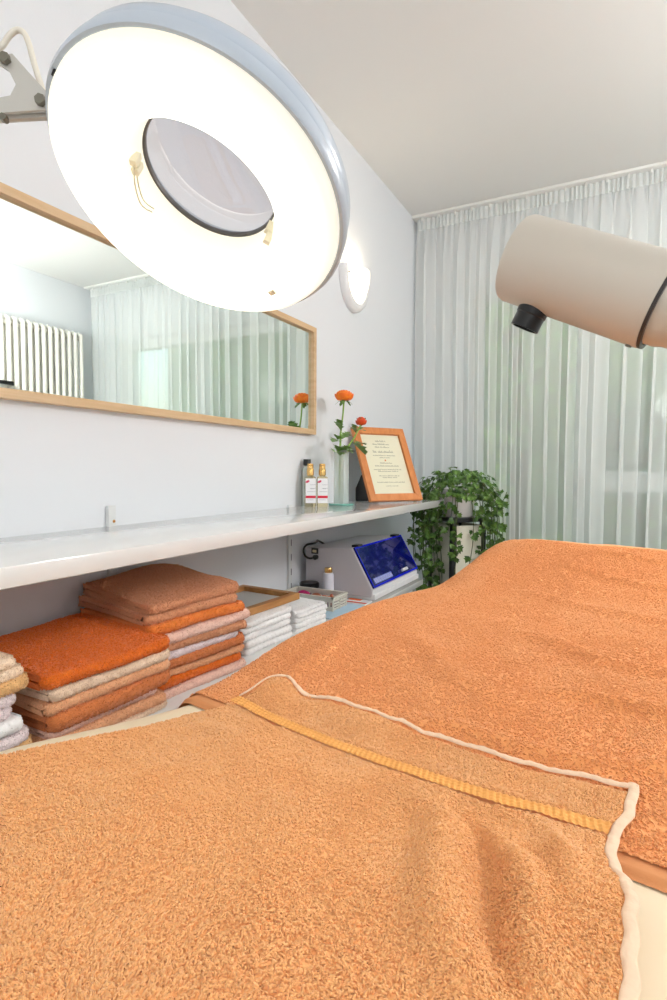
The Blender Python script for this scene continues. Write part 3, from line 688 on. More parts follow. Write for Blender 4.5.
T_RED = terry('terry_red_orange', (216, 88, 14)); T_ORG = terry('terry_orange', (218, 104, 34)); T_RUST = terry('terry_rust', (192, 98, 46)); T_SALM = terry('terry_salmon', (200, 128, 86))
T_PEACH = terry('terry_peach', (222, 152, 104)); T_PINK = terry('terry_pink', (234, 188, 168)); T_CREAM = terry('terry_cream', (240, 204, 172)); T_LIL = terry('terry_lilac_white', (232, 214, 216))
T_TAN = terry('terry_tan', (214, 158, 96)); T_WHITE = terry('terry_white', (250, 249, 249), dark=.985)
H1 = .0195
def stack(rows, x0, x1, y0, y1, z, group, ang, seed0, res=.0027):
    for k, (m_, lab, h, dx, dy0, dy1, ly) in enumerate(rows):
        towel(x0, x1 + dx, y0 + dy0, y1 + dy1, z, h, m_, lab, group, ly, seed0 + k, ang + .015 * math.sin(seed0 + k * 2.3), res=res)
        z += h * 1.0
    return z
# stack between the two others (big, nearest middle)
zB = stack([
    (T_CREAM, 'pale cream folded towel at the bottom of the stack with red-orange top', .017, -.004, 0, 0, 1),
    (T_PEACH, 'peach folded towel second from bottom in the stack with red-orange top', .018, .0, .002, -.002, 1),
    (T_PINK, 'thin pinkish cream folded towel under the thick rust towel, third from bottom', .012, -.008, .01, -.02, 1),
    (T_RUST, 'thick rust orange folded towel in the middle of the stack with red-orange top', .027, .004, 0, .002, 1),
    (T_PEACH, 'peach folded towel directly under the cream one in the stack with red-orange top', .018, .002, -.004, 0, 1),
    (T_CREAM, 'cream folded towel directly under the wide red-orange top towel', .020, .004, .002, .002, 1),
], .035, .290, .512, .748, ZL, 'folded towels in the middle stack', -.04, 20)
towel(.03, .294, .506, .750, zB, .022, T_RED, 'wide red-orange towel on top of the middle towel stack', 'folded towels in the middle stack', 1, 31, -.05, topbump=lambda x, y: .006 * np.exp(-((x - .1) / .1) ** 2) + .006 * vn2(x * 14, y * 11))
# taller stack behind it
zC = stack([
    (T_PINK, 'pale pink folded towel at the bottom of the tall stack with salmon top', .0175, .004, 0, .004, 1),
    (T_RED, 'red-orange rolled-edge towel second from bottom in the tall stack', .021, -.002, .0, -.006, 1),
    (T_PEACH, 'thin peach folded towel between red-orange and rust ones in the tall stack', .013, -.004, .004, -.004, 1),
    (T_RUST, 'rust orange folded towel in the lower half of the tall stack', .021, 0, 0, -.002, 1),
    (T_LIL, 'lilac white folded towel in the middle of the tall stack with salmon top', .0165, -.003, .006, -.02, 1),
    (T_SALM, 'salmon brown folded towel under the pink one in the tall stack', .019, .003, .0, .002, 1),
    (T_PINK, 'dusty pink folded towel under the bright orange one in the tall stack', .019, .006, -.002, .01, 1),
    (T_ORG, 'bright orange folded towel just below the salmon top of the tall stack', .021, .0, -.012, -.004, 1),
], .035, .275, .755, .995, ZL, 'folded towels in the tall stack', -.12, 50)
towel(.03, .268, .752, .985, zC, .036, T_SALM, 'thick salmon brown towel on top of the tall towel stack', 'folded towels in the tall stack', 2, 77, -.15,
      topbump=lambda x, y: .022 * np.exp(-((x - .05) / .07) ** 2 - ((y - .92) / .10) ** 2) + .008 * np.exp(-((x - .04) / .08) ** 2) + .010 * np.exp(-((x - .2) / .08) ** 2 - ((y - .97) / .04) ** 2) - .004 * np.exp(-((x - .2) / .05) ** 2 - ((y - .9) / .04) ** 2))
# stack at the left edge of the picture
stack([
    (T_LIL, 'lilac white folded towel at the bottom of the stack topped by an off-white roll', .021, .012, 0, .012, 1),
    (T_LIL, 'lilac white folded towel second from bottom under the off-white rolled towel', .018, .006, 0, .006, 1),
    (T_TAN, 'lower tan orange folded towel in the stack topped by an off-white roll', .021, .004, 0, .002, 1),
    (T_LIL, 'lilac white folded towel just above the lower tan orange towel', .016, .0, 0, .0, 1),
    (T_WHITE, 'white folded towel amid the lilac ones, stack topped by an off-white roll', .018, .0, 0, -.003, 1),
    (T_LIL, 'lilac white folded towel directly above the white one, stack topped by an off-white roll', .018, -.006, 0, -.015, 1),
    (T_LIL, 'lilac white folded towel directly below the upper tan orange towel', .018, -.006, 0, -.012, 1),
    (T_TAN, 'tan orange folded towel right under the off-white rolled towel', .020, .004, 0, -.003, 1),
    (T_CREAM, 'off-white towel with rolled fold topping the stack nearest the lamp arm', .030, .002, 0, -.012, 2),
], .03, .292, .230, .478, ZL, 'folded towels in the stack with off-white roll', -.03, 90)
# white towels under the tray, small white cloths beside
stack([
    (T_WHITE, 'white folded towel at the bottom of the stack under the wooden tray', .0165, 0, 0, 0, 1),
    (T_WHITE, 'white folded towel second from bottom under the wooden tray', .0165, .002, .002, -.004, 1),
    (T_WHITE, 'white folded towel third from bottom under the wooden tray', .018, -.002, 0, .002, 1),
    (T_WHITE, 'thick white folded towel on top of its stack right beneath the wooden tray', .028, .004, -.004, .0, 2),
], .03, .256, 1.03, 1.222, ZL, 'white towels under the tray', -.05, 120)
stack([
    (T_WHITE, 'small white face cloth at the bottom of the short stack beside the basket', .012, 0, 0, 0, 1),
    (T_WHITE, 'small white face cloth second from bottom in the short stack beside the basket', .014, .003, .0, -.004, 1),
    (T_WHITE, 'small white face cloth second from top in the short stack beside the basket', .014, -.002, .002, .003, 1),
    (T_WHITE, 'small white face cloth with slack fold topping the short stack beside the basket', .020, .002, .0, .004, 2),
], .10, .264, 1.255, 1.395, ZL, 'white face cloths beside the basket', -.08, 150)

# wooden tray lying on the white towels
ty = thing('wooden_tray', (.12, 1.15, .796), 'wooden framed tray lying on the white towel stack behind the tall stack', 'tray')
TM = Matrix.Translation((.125, 1.13, .797)) @ Matrix.Rotation(-.06, 4, 'Z')
f = MB(); hx_, hy_, w_ = .10, .165, .020
for lo, hi in (((hx_ - w_, -hy_, 0), (hx_, hy_, .018)), ((-hx_, -hy_, 0), (-hx_ + w_, hy_, .018)), ((-hx_ + w_, hy_ - w_, 0), (hx_ - w_, hy_, .018)), ((-hx_ + w_, -hy_, 0), (hx_ - w_, -hy_ + w_, .018))):
    f.box(lo, hi, TM)
f.build('frame', TRAYW, ty, smooth=0, bevel=.0015)
MB().box((-hx_ + .01, -hy_ + .01, .001), (hx_ - .01, hy_ - .01, .005), TM).build('tray_base', mat('grey_tray_base', (196, 198, 196), .4), ty, smooth=0)

# ------------------------------------------------------------------ treatment bed
PHI = math.atan(.16); BA = np.array([math.sin(PHI), math.cos(PHI)]); BC = np.array([math.cos(PHI), -math.sin(PHI)]); BO = np.array([.340, 0.0]); BW = .76
S_ = [-.6, .2, .36, .5, .62, .7, .85, 1.1, 1.44, 1.6, 1.75, 1.83, 1.95, 2.1, 2.25]
Z_ = [.835, .838, .845, .822, .805, .808, .835, .847, .850, .880, .916, .928, .918, .87, .81]
_ss = np.linspace(-.7, 2.4, 800); _zz = np.interp(_ss, S_, Z_); _k = np.exp(-np.linspace(-2, 2, 41) ** 2); _zz = np.convolve(np.pad(_zz, 20, 'edge'), _k / _k.sum(), 'valid')
def bedH(s, t, r=.05):
    z = np.interp(s, _ss, _zz)
    r = np.interp(s, [.6, 1.25, 1.5, 1.8], [.030, .034, .055, .075])
    d = np.minimum(t, BW - t); dd = np.clip(r - d, 0, r); z = z - (r - np.sqrt(np.maximum(0, r * r - dd * dd)))
    return z - .012 * np.clip(1 - d / .2, 0, 1) ** 2 * np.clip((s - 1.1) / .4, 0, 1) + .006 * np.exp(-((s - .92) / .2) ** 2 - ((t - .05) / .09) ** 2)
def toworld(s, t, z):
    return np.stack([BO[0] + s * BA[0] + t * BC[0], BO[1] + s * BA[1] + t * BC[1], z], -1)
bed = thing('treatment_bed', (.75, .8, 0), 'cream padded treatment bed with raised far section beneath the orange towels', 'treatment bed')
sv = np.linspace(-.5, 2.22, 110); tv = np.concatenate([[0, .0015, .005, .011, .02, .032], np.linspace(.05, BW - .05, 24), BW - np.array([.032, .02, .011, .005, .0015, 0])])
SS, TT = np.meshgrid(sv, tv, indexing='ij'); ZZ = bedH(SS, TT)
b0 = np.stack([SS, TT, ZZ], -1)
pre = np.stack([SS[:, :1], TT[:, :1], ZZ[:, :1] - .055], -1); post = np.stack([SS[:, -1:], TT[:, -1:], ZZ[:, -1:] - .055], -1)
G = np.concatenate([pre, b0, post], 1); e0 = G[:1].copy(); e0[..., 2] = np.minimum(e0[..., 2], G[0, 0, 2]); e1 = G[-1:].copy(); e1[..., 2] = np.minimum(e1[..., 2], G[-1, 0, 2])
G = np.concatenate([e0, G, e1], 0)
mt = grid_obj('mattress', toworld(G[..., 0], G[..., 1], G[..., 2]), CREAM, bed)
# underside so the cushion is closed, and a steel base
BEDM = Matrix(((BC[0], BA[0], 0, BO[0]), (BC[1], BA[1], 0, BO[1]), (0, 0, 1, 0), (0, 0, 0, 1)))
BEDM = Matrix(((BA[0], BC[0], 0, BO[0]), (BA[1], BC[1], 0, BO[1]), (0, 0, 1, 0), (0, 0, 0, 1)))
k = MB(); k.box((-.48, .03, .665), (1.3, BW - .03, .70), BEDM); k.build('bed_frame', WHITEM, bed, smooth=0, bevel=.004)
k = MB(); k.prism([(1.3, .05, .67), (2.2, .05, .70), (2.2, .05, .73), (1.3, .05, .70)], (0, BW - .1, 0), BEDM); k.build('back_support', WHITEM, bed, smooth=0)
for s_, t_ in ((-.4, .08), (-.4, BW - .08), (1.9, .08), (1.9, BW - .08)):
    k = MB(); k.box((s_ - .025, t_ - .025, .012), (s_ + .025, t_ + .025, .685 if s_ < 1 else .70), BEDM, bev=.006); lg = k.build('leg', WHITEM, bed, smooth=0)
    MB().lathe([(0, 0), (.028, 0), (.028, .008), (.02, .014), (0, .014)], BEDM @ Matrix.Translation((s_, t_, 0)), 16).build('foot', BLACKP, lg)

# --- large terry cover over the far part of the bed
def fbm(x, y, f, o=4):
    r = 0; a = 1
    for k in range(o): r = r + a * vn2(x * f + k * 17.3, y * f + k * 9.1); f *= 2.03; a *= .5
    return r
def line_crease(s, t, p0, p1, w, amp):
    p0 = np.array(p0); p1 = np.array(p1); d = p1 - p0; L = np.linalg.norm(d); d = d / L; n = np.array([-d[1], d[0]])
    u = (s - p0[0]) * d[0] + (t - p0[1]) * d[1]; v = (s - p0[0]) * n[0] + (t - p0[1]) * n[1]
    v = v + .012 * np.sin(u * 22)
    fade = np.clip(u / .08, 0, 1) * np.clip((L - u) / .08, 0, 1)
    return amp * np.exp(-(v / w) ** 2) * fade
def clothrelief(s, t):
    z = fbm(s, t, 7.0, 3) * .006
    for p0, p1, w, a in (((1.0, .14), (.80, .44), .020, .003), ((.86, .42), (.95, .74), .014, .006), ((1.1, .3), (1.0, .70), .018, .005), ((1.42, .2), (1.25, .74), .02, .005), ((1.62, .25), (1.52, .74), .018, .006), ((.72, .3), (.80, .74), .012, .005), ((1.2, .02), (.7, .12), .018, .004), ((1.75, .3), (1.7, .74), .012, .005)):
        z = z + line_crease(s, t, p0, p1, w, a * 2.1)
    return z
def cells(x, y, seed=0):
    xi = np.floor(x).astype(int); yi = np.floor(y).astype(int); best = np.full(x.shape, 9.0)
    for dx in (-1, 0, 1):
        for dy in (-1, 0, 1):
            a = (xi + dx + seed) & 255; b = (yi + dy + seed * 7) & 255
            d = (xi + dx + _T2[a, b] - x) ** 2 + (yi + dy + _T2[b, (a + 91) & 255] - y) ** 2; best = np.minimum(best, d)
    return best
def pile(s, t, amp, lam, aniso=1.0):
    w = vn2(s / lam * .5, t / lam * .5 + 40) * .9; w2 = vn2(s / lam * .5 + 60, t / lam * .5) * .9
    f = 1 - np.minimum(cells(s / lam + w, t / lam * aniso + w2, 3), 1.0); g = 1 - np.minimum(cells(s / lam * 1.9 + w2 * 1.5, t / lam * 1.9 + w * 1.5, 11), 1.0)
    return amp * ((f - .7) * 1.0 + (g - .7) * .5 + .8 * vn2(s / lam * .35, t / lam * .35) + .35 * vn2(s / lam * 3.3, t / lam * 3.3))
COVER = terry('terry_cover_orange', (249, 168, 106), 900, .12, .97, .001); COVERB = mat('cover_hem_band', (222, 150, 96), .8, bump=(500, .3, .001))
cov = thing('terry_cover', (.75, 1.35, .86), 'large orange terry cover draped over the raised far part of the bed', 'towel cover')
ns, nt_ = 800, 560
s1 = np.linspace(.638, 2.20, ns); HG = .13
qv = np.linspace(-HG, BW + HG, nt_)
def cloth_at(s, q, off, relief=True):
    """q runs across the bed; beyond the edges the cloth hangs down"""
    t = np.clip(q, 0.0, BW); z = bedH(s, np.clip(t, .0, BW), .055) + off
    over = np.maximum(-q, q - BW); hang = np.clip(over, 0, None)
    z = z - hang; out = np.where(over > 0, 1, 0) * (off + .004 * np.sin(s * 18) * np.clip(hang / .05, 0, 1))
    t2 = np.where(q < 0, -off - np.abs(out) * .3, np.where(q > BW, BW + off + np.abs(out) * .3, t + (t / BW - .5) * 2 * off * np.clip(1 - np.minimum(t, BW - t) / .06, 0, 1)))
    return t2, z
Sg, Qg = np.meshgrid(s1, qv, indexing='ij')
t2, z2 = cloth_at(Sg, Qg, .010)
rl = clothrelief(Sg, Qg) * np.clip((Sg - .62) / .05, .3, 1) + pile(Sg, Qg, .0012, .0060)
inner = np.clip(np.minimum(Qg, BW - Qg) / .05, 0, 1)
z2 = z2 + rl * (.35 + .65 * inner); t2 = t2 + np.where(Qg < .01, -rl, 0) * .8
z2 = z2 - .0
Vc = toworld(Sg, t2, z2)
rg_ = np.random.default_rng(4); pp_, nn_ = grid_points(Vc[:620], 170000, rg_, (Qg[:620] > -.06) & (Qg[:620] < BW + .01))
grid_obj('terry_field', Vc, COVER, cov, extra=loops(pp_, nn_, rg_, (.0018, .0034), (.0020, .0036), .0009, .7, flowfield(pp_)))
s2 = np.linspace(.616, .643, 14); Sg, Qg = np.meshgrid(s2, qv[::2], indexing='ij'); t2, z2 = cloth_at(Sg, Qg, .008)
z2 = z2 + clothrelief(Sg, Qg) * .3 * np.clip(np.minimum(Qg, BW - Qg) / .05, 0, 1) - .006 * np.clip((.624 - Sg) / .006, 0, 1)
grid_obj('hem_band', toworld(Sg, t2, z2), COVERB, cov)

# --- nearer towel over the bed
TOW = terry('terry_towel_apricot', (254, 182, 120), 900, .12, .97, .001); HEMW = mat('pale_peach_hem', (247, 216, 186), .85, bump=(300, .5, .0015)); DOB = mat('dobby_band_orange', (246, 178, 98), .75, bump=(500, .3, .0008))
far_t = [0.089, 0.100, 0.114, 0.158, 0.209, 0.261, 0.318, 0.352, 0.408, 0.477, 0.537, 0.582]; far_s = [0.643, 0.710, 0.725, 0.712, 0.717, 0.714, 0.714, 0.709, 0.713, 0.714, 0.720, 0.726]
R_s = [-0.310, 0.190, 0.451, 0.504, 0.560, 0.584, 0.591, 0.616, 0.642, 0.682, 0.706, 0.730]; R_t = [0.649, 0.639, 0.622, 0.614, 0.606, 0.599, 0.590, 0.583, 0.579, 0.585, 0.585, 0.582]
L_s = [-.3, .2, .346, .401, .48, .565, .66, .74]; L_t = [0.049, 0.049, 0.055, 0.069, 0.080, 0.084, 0.091, 0.099]
B_t = [0.089, 0.126, 0.194, 0.280, 0.357, 0.436, 0.494, 0.541, 0.589]; B_s = [0.640, 0.637, 0.628, 0.624, 0.627, 0.631, 0.639, 0.647, 0.652]
def tow_base(s, t):
    z = bedH(s, t, .05) + .016 + fbm(s + 5, t, 6, 3) * .006
    # folds drawn towards the right hem
    for p0, p1, w, a in (((.60, .40), (.36, .58), .022, .020), ((.59, .47), (.42, .60), .015, .016), ((.64, .50), (.50, .585), .013, .013), ((.50, .30), (.26, .52), .03, .006), ((.55, .1), (.50, .35), .02, .004)):
        z = z + line_crease(s, t, p0, p1, w, a)
    z = z - line_crease(s, t, (.60, .44), (.38, .60), .012, .012)
    z = z + .012 * np.exp(-((s - .70) / .03) ** 2 - ((t - .114) / .035) ** 2) + .006 * np.exp(-((s - .69) / .025) ** 2 - ((t - .28) / .06) ** 2)
    z = z - .006 * np.exp(-((s - .715) / .02) ** 2 - ((t - .17) / .018) ** 2)
    return z
tw = thing('bath_towel', (.72, .35, .85), 'light apricot terry towel with pale hem spread over the near end of the bed', 'towel')
def param(u, s):
    """u 0..1 from the left edge to the right edge at station s (distance along bed, before far edge shaping)"""
    l = np.interp(s, L_s, L_t); r = np.interp(s, R_s, R_t); return l + (r - l) * u
na, nb = 800, 600
uu = np.linspace(.0, 1, nb)
vv = np.linspace(0, 1, na)
def field(vlist, ulist, off=0.0, pl=1.0, edge=True):
    Vv, Uu = np.meshgrid(vlist, ulist, indexing='ij')
    s_far = np.interp(.089 + Uu * .493, far_t, far_s)
    s = .04 + Vv * (s_far - .04); t = param(Uu, s); z = tow_base(s, t) + off
    return s, t, z
s, t, z = field(vv * .992, .012 + uu * .982)
bandd = np.abs(s - np.interp(t, B_t, B_s))
flat = np.clip((bandd - .008) / .004, 0, 1)
pl_ = pile(s, t, .0026, .0060, .85) * flat - (1 - flat) * .003
z = z + pl_
de = np.minimum(np.minimum(np.linspace(0, 1, nb), np.linspace(1, 0, nb))[None, :] * .53, (1 - vv)[:, None] * .7 + .0)
z = z - .007 * np.clip(1 - de / .008, 0, 1) ** 2
Vt = toworld(s, t, z); mk_ = (flat > .9) & (de > .0015)
rg_ = np.random.default_rng(6); pp_, nn_ = grid_points(Vt, 150000, rg_, mk_)
grid_obj('terry_field', Vt, TOW, tw, extra=loops(pp_, nn_, rg_, (.0015, .0028), (.0020, .0036), .00078, .75, flowfield(pp_, 7)))
# woven band
tb = np.linspace(.094, .574, 640); sb = np.interp(tb, B_t, B_s); wv_ = np.linspace(-.0088, .0088, 18)
Sg = sb[:, None] + wv_[None, :]; Tg = np.repeat(tb[:, None], 18, 1)
zb = tow_base(Sg, Tg) + .0034 + .0009 * np.cos(wv_ * 2 * PI / .0055)[None, :] + 0.0006 * np.sin(Tg * 2 * PI / .0065 + wv_[None, :] * 300)
grid_obj('woven_band', toworld(Sg, Tg, zb), DOB, tw)
# raised pale hems along the far and right edges
def hem(path_s, path_t, name, side_s, side_t, w=.011):
    k = len(path_s); prof = np.linspace(0, PI, 9); rows = []
    for a in prof:
        o = (1 - math.cos(a)) / 2 - .25; S2 = path_s + side_s * o * w; T2 = path_t + side_t * o * w
        zz = tow_base(S2, T2) + .0026 * math.sin(a) + .0008 + .0022 * np.sin(np.arange(k) * .9) * .22 * math.sin(a) + vn2(np.arange(k) * .15, np.arange(k) * 0.0 + o) * .0016
        rows.append(toworld(S2, T2, zz))
    return grid_obj(name, np.stack(rows, 1), HEMW, tw)
tt = np.linspace(.091, .585, 260); hem(np.interp(tt, far_t, far_s) - .001 + .0015 * np.sin(tt * 120), tt, 'far_hem', 1.0, 0.0, .0068)
ss = np.linspace(.04, .731, 320); hem(ss, np.interp(ss, R_s, R_t) - .004 + .001 * np.sin(ss * 150), 'side_hem', 0.0, 1.0, .0100)

# ------------------------------------------------------------------ ivy on its stand
PX, PY = .345, 2.47
stn = thing('plant_stand', (PX, PY, 0), 'square black plant stand with pale panels standing in the window corner', 'plant stand')
SR = Matrix.Translation((PX, PY, 0)) @ Matrix.Rotation(math.radians(52), 4, 'Z') @ Matrix.Translation((-PX, -PY, 0))
MB().box((PX - .092, PY - .092, .925), (PX + .092, PY + .092, .945), SR, bev=.003).build('top', BLACKM, stn, smooth=0)
for sx in (-1, 1):
    for sy in (-1, 1):
        MB().box((PX + sx * .08 - .010, PY + sy * .08 - .010, 0), (PX + sx * .08 + .010, PY + sy * .08 + .010, .926), SR).build('leg', BLACKM, stn, smooth=0)
RICE = mat('pale_rice_panel', (226, 222, 204), .7)
for sx, sy in ((1, 0), (-1, 0), (0, 1), (0, -1)):
    a_, b_ = (.003, .0695) if sx else (.0695, .003)
    MB().box((PX + sx * .08 - a_, PY + sy * .08 - b_, .08), (PX + sx * .08 + a_, PY + sy * .08 + b_, .91), SR).build('panel', RICE, stn, smooth=0)
ivy = thing('potted_ivy', (PX, PY, .915), 'bushy trailing green ivy in a pale pot on the black stand', 'plant')
MB().lathe([(0, .915), (.062, .915), (.066, .92), (.085, 1.02), (.090, 1.022), (.090, 1.04), (.082, 1.04), (.078, 1.025), (0, 1.02)], Matrix.Translation((PX, PY, 0)), 36).build('pot', mat('pale_grey_ceramic', (234, 232, 228), .4), ivy)
IVY = mat('ivy_leaf', (38, 72, 26), .42, vary=(38, (98, 134, 54)), spec=.4); VINE = mat('ivy_vine', (70, 84, 40), .6)
IL = [(0, 0), (.18, -.34), (.30, -.52), (.42, -.34), (.62, -.46), (.66, -.22), (1.0, 0), (.66, .22), (.62, .46), (.42, .34), (.30, .52), (.18, .34)]
lf = MB(); vn_ = MB(); ri = random.Random(21)
def ivyleaf(p, d, up, sz):
    d = Vector(d).normalized(); sd = d.cross(Vector(up)); sd = sd.normalized() if sd.length > 1e-4 else d.orthogonal().normalized(); nu = sd.cross(d)
    vs = [Vector(p) + d * u * sz + sd * w * sz + nu * (abs(w) * .28 - .25 * u * u) * sz for u, w in IL]; vs.append(Vector(p) + d * .4 * sz - nu * .03 * sz)
    lf.add(vs, [(i, (i + 1) % 12, 12) for i in range(12)])
for k in range(330):   # dome
    a = ri.uniform(0, 2 * PI); e = math.acos(ri.uniform(-.15, 1)); rr = ri.uniform(.75, 1.05)
    dv = Vector((math.sin(e) * math.cos(a) * .165, math.sin(e) * math.sin(a) * .165, math.cos(e) * .118)) * rr; p_ = Vector((PX, PY, 1.02)) + dv
    if dv.z < -.0 and ri.random() < .3: continue
    o_ = Vector((dv.x, dv.y, dv.z * .5 - .05)); ivyleaf(p_, o_ + Vector((ri.uniform(-.1, .1), ri.uniform(-.1, .1), ri.uniform(-.14, .02))), dv + Vector((0, -.05, .08)), ri.uniform(.021, .037))
def vine(pts, n, sz=(.020, .035)):
    pts = smooth(pts, 5); vn_.tube(pts, .0018, 5)
    for k in range(n):
        u = ri.uniform(.1, 1) * (len(pts) - 1); i = min(int(u), len(pts) - 2); c = pts[i].lerp(pts[i + 1], u - i)
        oo = Vector((ri.uniform(-1, 1), ri.uniform(-1, .6), ri.uniform(-.9, .3))); ivyleaf(c + oo * .012, oo + Vector((0, 0, -.4)), Vector((0, -1, .6)) + Vector((ri.uniform(-.5, .5), 0, ri.uniform(-.4, .4))), ri.uniform(*sz))
for k in range(30):
    a = ri.uniform(PI * .72, PI * 2.28); a = a if ri.random() < .8 else ri.uniform(0, 2 * PI)
    r1 = ri.uniform(.10, .14); r2q = ri.uniform(.125, .20); zb_ = ri.choice([.86, .78, .70, .62, .55])
    c_, s_ = math.cos(a), math.sin(a)
    if -.35 < c_ < .1 and s_ < 0: zb_ = max(zb_, .82 if ri.random() < .6 else .7)
    vine([(PX + r1 * c_, PY + r1 * s_, 1.06), (PX + r2q * c_, PY + r2q * s_, .98), (PX + (r2q + .01) * c_ + ri.uniform(-.01, .01), PY + (r2q) * s_, (.98 + zb_) / 2), (PX + r2q * c_ + ri.uniform(-.02, .02), PY + r2q * s_, zb_)], int((1.04 - zb_) * 46))
for k in range(5): 
    x_ = .17 + k * .028; vine([(x_ + .05, 2.40, 1.0), (x_, 2.39, .90), (x_ + .004 * k, 2.39, .75), (x_ + .02, 2.40, .58 + .03 * (k % 3))], 17)
vine([(PX + .13, PY - .02, 1.02), (.50, 2.45, 1.0), (.53, 2.45, .975), (.555, 2.44, 1.0), (.565, 2.44, 1.03)], 9, (.024, .034)); vine([(PX + .13, PY - .04, .98), (.50, 2.44, .92), (.53, 2.44, .87), (.55, 2.43, .89)], 8, (.024, .034))
lf.build('foliage', IVY, ivy, smooth=0); vn_.build('vines', VINE, ivy)
ivy.location.z += .0302

# ------------------------------------------------------------------ magnifier lamp
LC = Vector((.708, .349, 1.361)); LN = Vector((-.06436, -.49102, -.86877)).normalized()
e1 = LN.cross(Vector((0, 0, 1))).normalized(); e2 = LN.cross(e1)
ML = Matrix((e1, e2, LN)).transposed().to_4x4(); ML.translation = LC
lamp = thing('magnifier_lamp', LC, 'round white magnifying lamp with glowing ring on a wall arm above the bed', 'magnifier lamp')
HOUS = mat('lamp_housing', (184, 194, 206), .3, coat=.25)
MB().lathe([(.058, -.030), (.059, -.036), (.076, -.0405), (.100, -.039), (.112, -.033), (.1175, -.024), (.1185, -.0145), (.1178, -.0130), (.1196, -.0115), (.1200, -.004), (.1185, -.001), (.116, -.0012), (.114, -.004), (.112, -.024), (.060, -.0275)], ML, 96, close=True).build('housing', HOUS, lamp, smooth=40)
m = emis('ring_diffuser_glow', (255, 251, 234), 1.0); nt = m.node_tree; b = nt.nodes['Principled BSDF']
tc = nt.nodes.new('ShaderNodeTexCoord'); vd = nt.nodes.new('ShaderNodeVectorMath'); vd.operation = 'DOT_PRODUCT'; vd.inputs[1].default_value = LN
vs_ = nt.nodes.new('ShaderNodeVectorMath'); vs_.operation = 'SCALE'; vs_.inputs[0].default_value = LN; nt.links.new(tc.outputs['Object'], vd.inputs[0]); nt.links.new(vd.outputs['Value'], vs_.inputs['Scale'])
sb_ = nt.nodes.new('ShaderNodeVectorMath'); sb_.operation = 'SUBTRACT'; nt.links.new(tc.outputs['Object'], sb_.inputs[0]); nt.links.new(vs_.outputs['Vector'], sb_.inputs[1])
ln_ = nt.nodes.new('ShaderNodeVectorMath'); ln_.operation = 'LENGTH'; nt.links.new(sb_.outputs['Vector'], ln_.inputs[0])
mr = nt.nodes.new('ShaderNodeMapRange'); mr.inputs['From Min'].default_value = .05; mr.inputs['From Max'].default_value = .12
cr_ = nt.nodes.new('ShaderNodeValToRGB'); cr_.color_ramp.interpolation = 'EASE'; el_ = cr_.color_ramp.elements
for i_, (r_0, v_) in enumerate(((.0555, .80), (.0625, .98), (.070, 3.4), (.098, 3.4), (.1085, 1.1), (.1155, .74))):
    e_ = el_[i_] if i_ < 2 else el_.new((r_0 - .05) / .07); e_.position = (r_0 - .05) / .07; e_.color = (v_ / 4, v_ / 4, v_ / 4, 1)
ml_ = nt.nodes.new('ShaderNodeMath'); ml_.operation = 'MULTIPLY'; ml_.inputs[1].default_value = 4.0
nt.links.new(ln_.outputs['Value'], mr.inputs['Value']); nt.links.new(mr.outputs['Result'], cr_.inputs['Fac']); nt.links.new(cr_.outputs['Color'], ml_.inputs[0]); nt.links.new(ml_.outputs[0], b.inputs['Emission Strength'])
b.inputs['Base Color'].default_value = (.35, .34, .3, 1)
RINGM = m
MB().lathe([(.1155, -.0012), (.1150, .003), (.1125, .008), (.107, .0125), (.099, .015), (.089, .015), (.078, .013), (.069, .008), (.0635, .000), (.0605, -.012), (.0565, -.026), (.064, -.026), (.110, -.020)], ML, 96, close=True).build('ring_diffuser', RINGM, lamp, smooth=60)
lens = MB(); pr = []
for i in range(9): r = .0552 * i / 8; pr.append((r, -.0285 + .003 * (1 - (i / 8) ** 2)))
pr2 = [(r, -.0292 - .003 * (1 - (r / .0552) ** 2)) for r, _ in reversed(pr)]
lens.lathe(pr + pr2, ML, 64); LGL = thin_glass('lens_glass', (.90, .91, .95, 1), .01, .06, .12)
lens.build('lens', LGL, lamp, smooth=50)
MB().lathe([(.0548, -.0300), (.0575, -.0300), (.0575, -.0265), (.0562, -.0258), (.0548, -.0265)], ML, 72, close=True).build('lens_rim', mat('grey_rim', (92, 90, 88), .4), lamp, smooth=50)
# tube sockets, wires and clips on the inner wall
def inner(ang, r, h): return ML @ Vector((r * math.cos(ang), r * math.sin(ang), h))
IV = mat('ivory_socket', (246, 240, 214), .5)
def ang_for(w):  # angle in lamp frame pointing towards world vector w
    l = ML.to_3x3().transposed() @ Vector(w); return math.atan2(l.y, l.x)
aL = ang_for(-Rv * .95 + Uv * .30); aB = ang_for(Rv * .45 - Uv * .9); aB2 = ang_for(Rv * .08 - Uv)
sk = MB()
for da in (-.10, .04):
    Mk = ML @ Matrix.Rotation(aL + da, 4, 'Z'); sk.box((.0545, -.003, -.020), (.0605, .003, -.009), Mk, bev=.001)
sk.build('tube_socket', IV, lamp, smooth=0)
wr = MB()
for k in range(2): wr.tube(smooth([inner(aL - .10, .0560, -.014 + k * .005), inner(aL + .15, .0570, -.009 + k * .005), inner(aL + .42, .0585, -.006 + k * .005), inner(aL + .62, .0590, -.010 + k * .004)]), .0006, 6)
wr.build('wire', mat('grey_wire', (222, 216, 190), .5), lamp)
cl = MB(); Mk = ML @ Matrix.Rotation(aB, 4, 'Z'); cl.box((.0545, -.0025, -.020), (.061, .0025, -.010), Mk); cl.box((.0570, -.002, -.010), (.0625, .002, .000), Mk); TCM = mat('ivory_clip', (240, 232, 206), .5); cl.build('tube_clip', TCM, lamp, smooth=0); cl = MB()
Mk = ML @ Matrix.Rotation(aB2, 4, 'Z'); cl.box((.086, -.004, .0145), (.091, .004, .017), Mk, bev=.0008); cl.build('tube_clip', TCM, lamp, smooth=0)
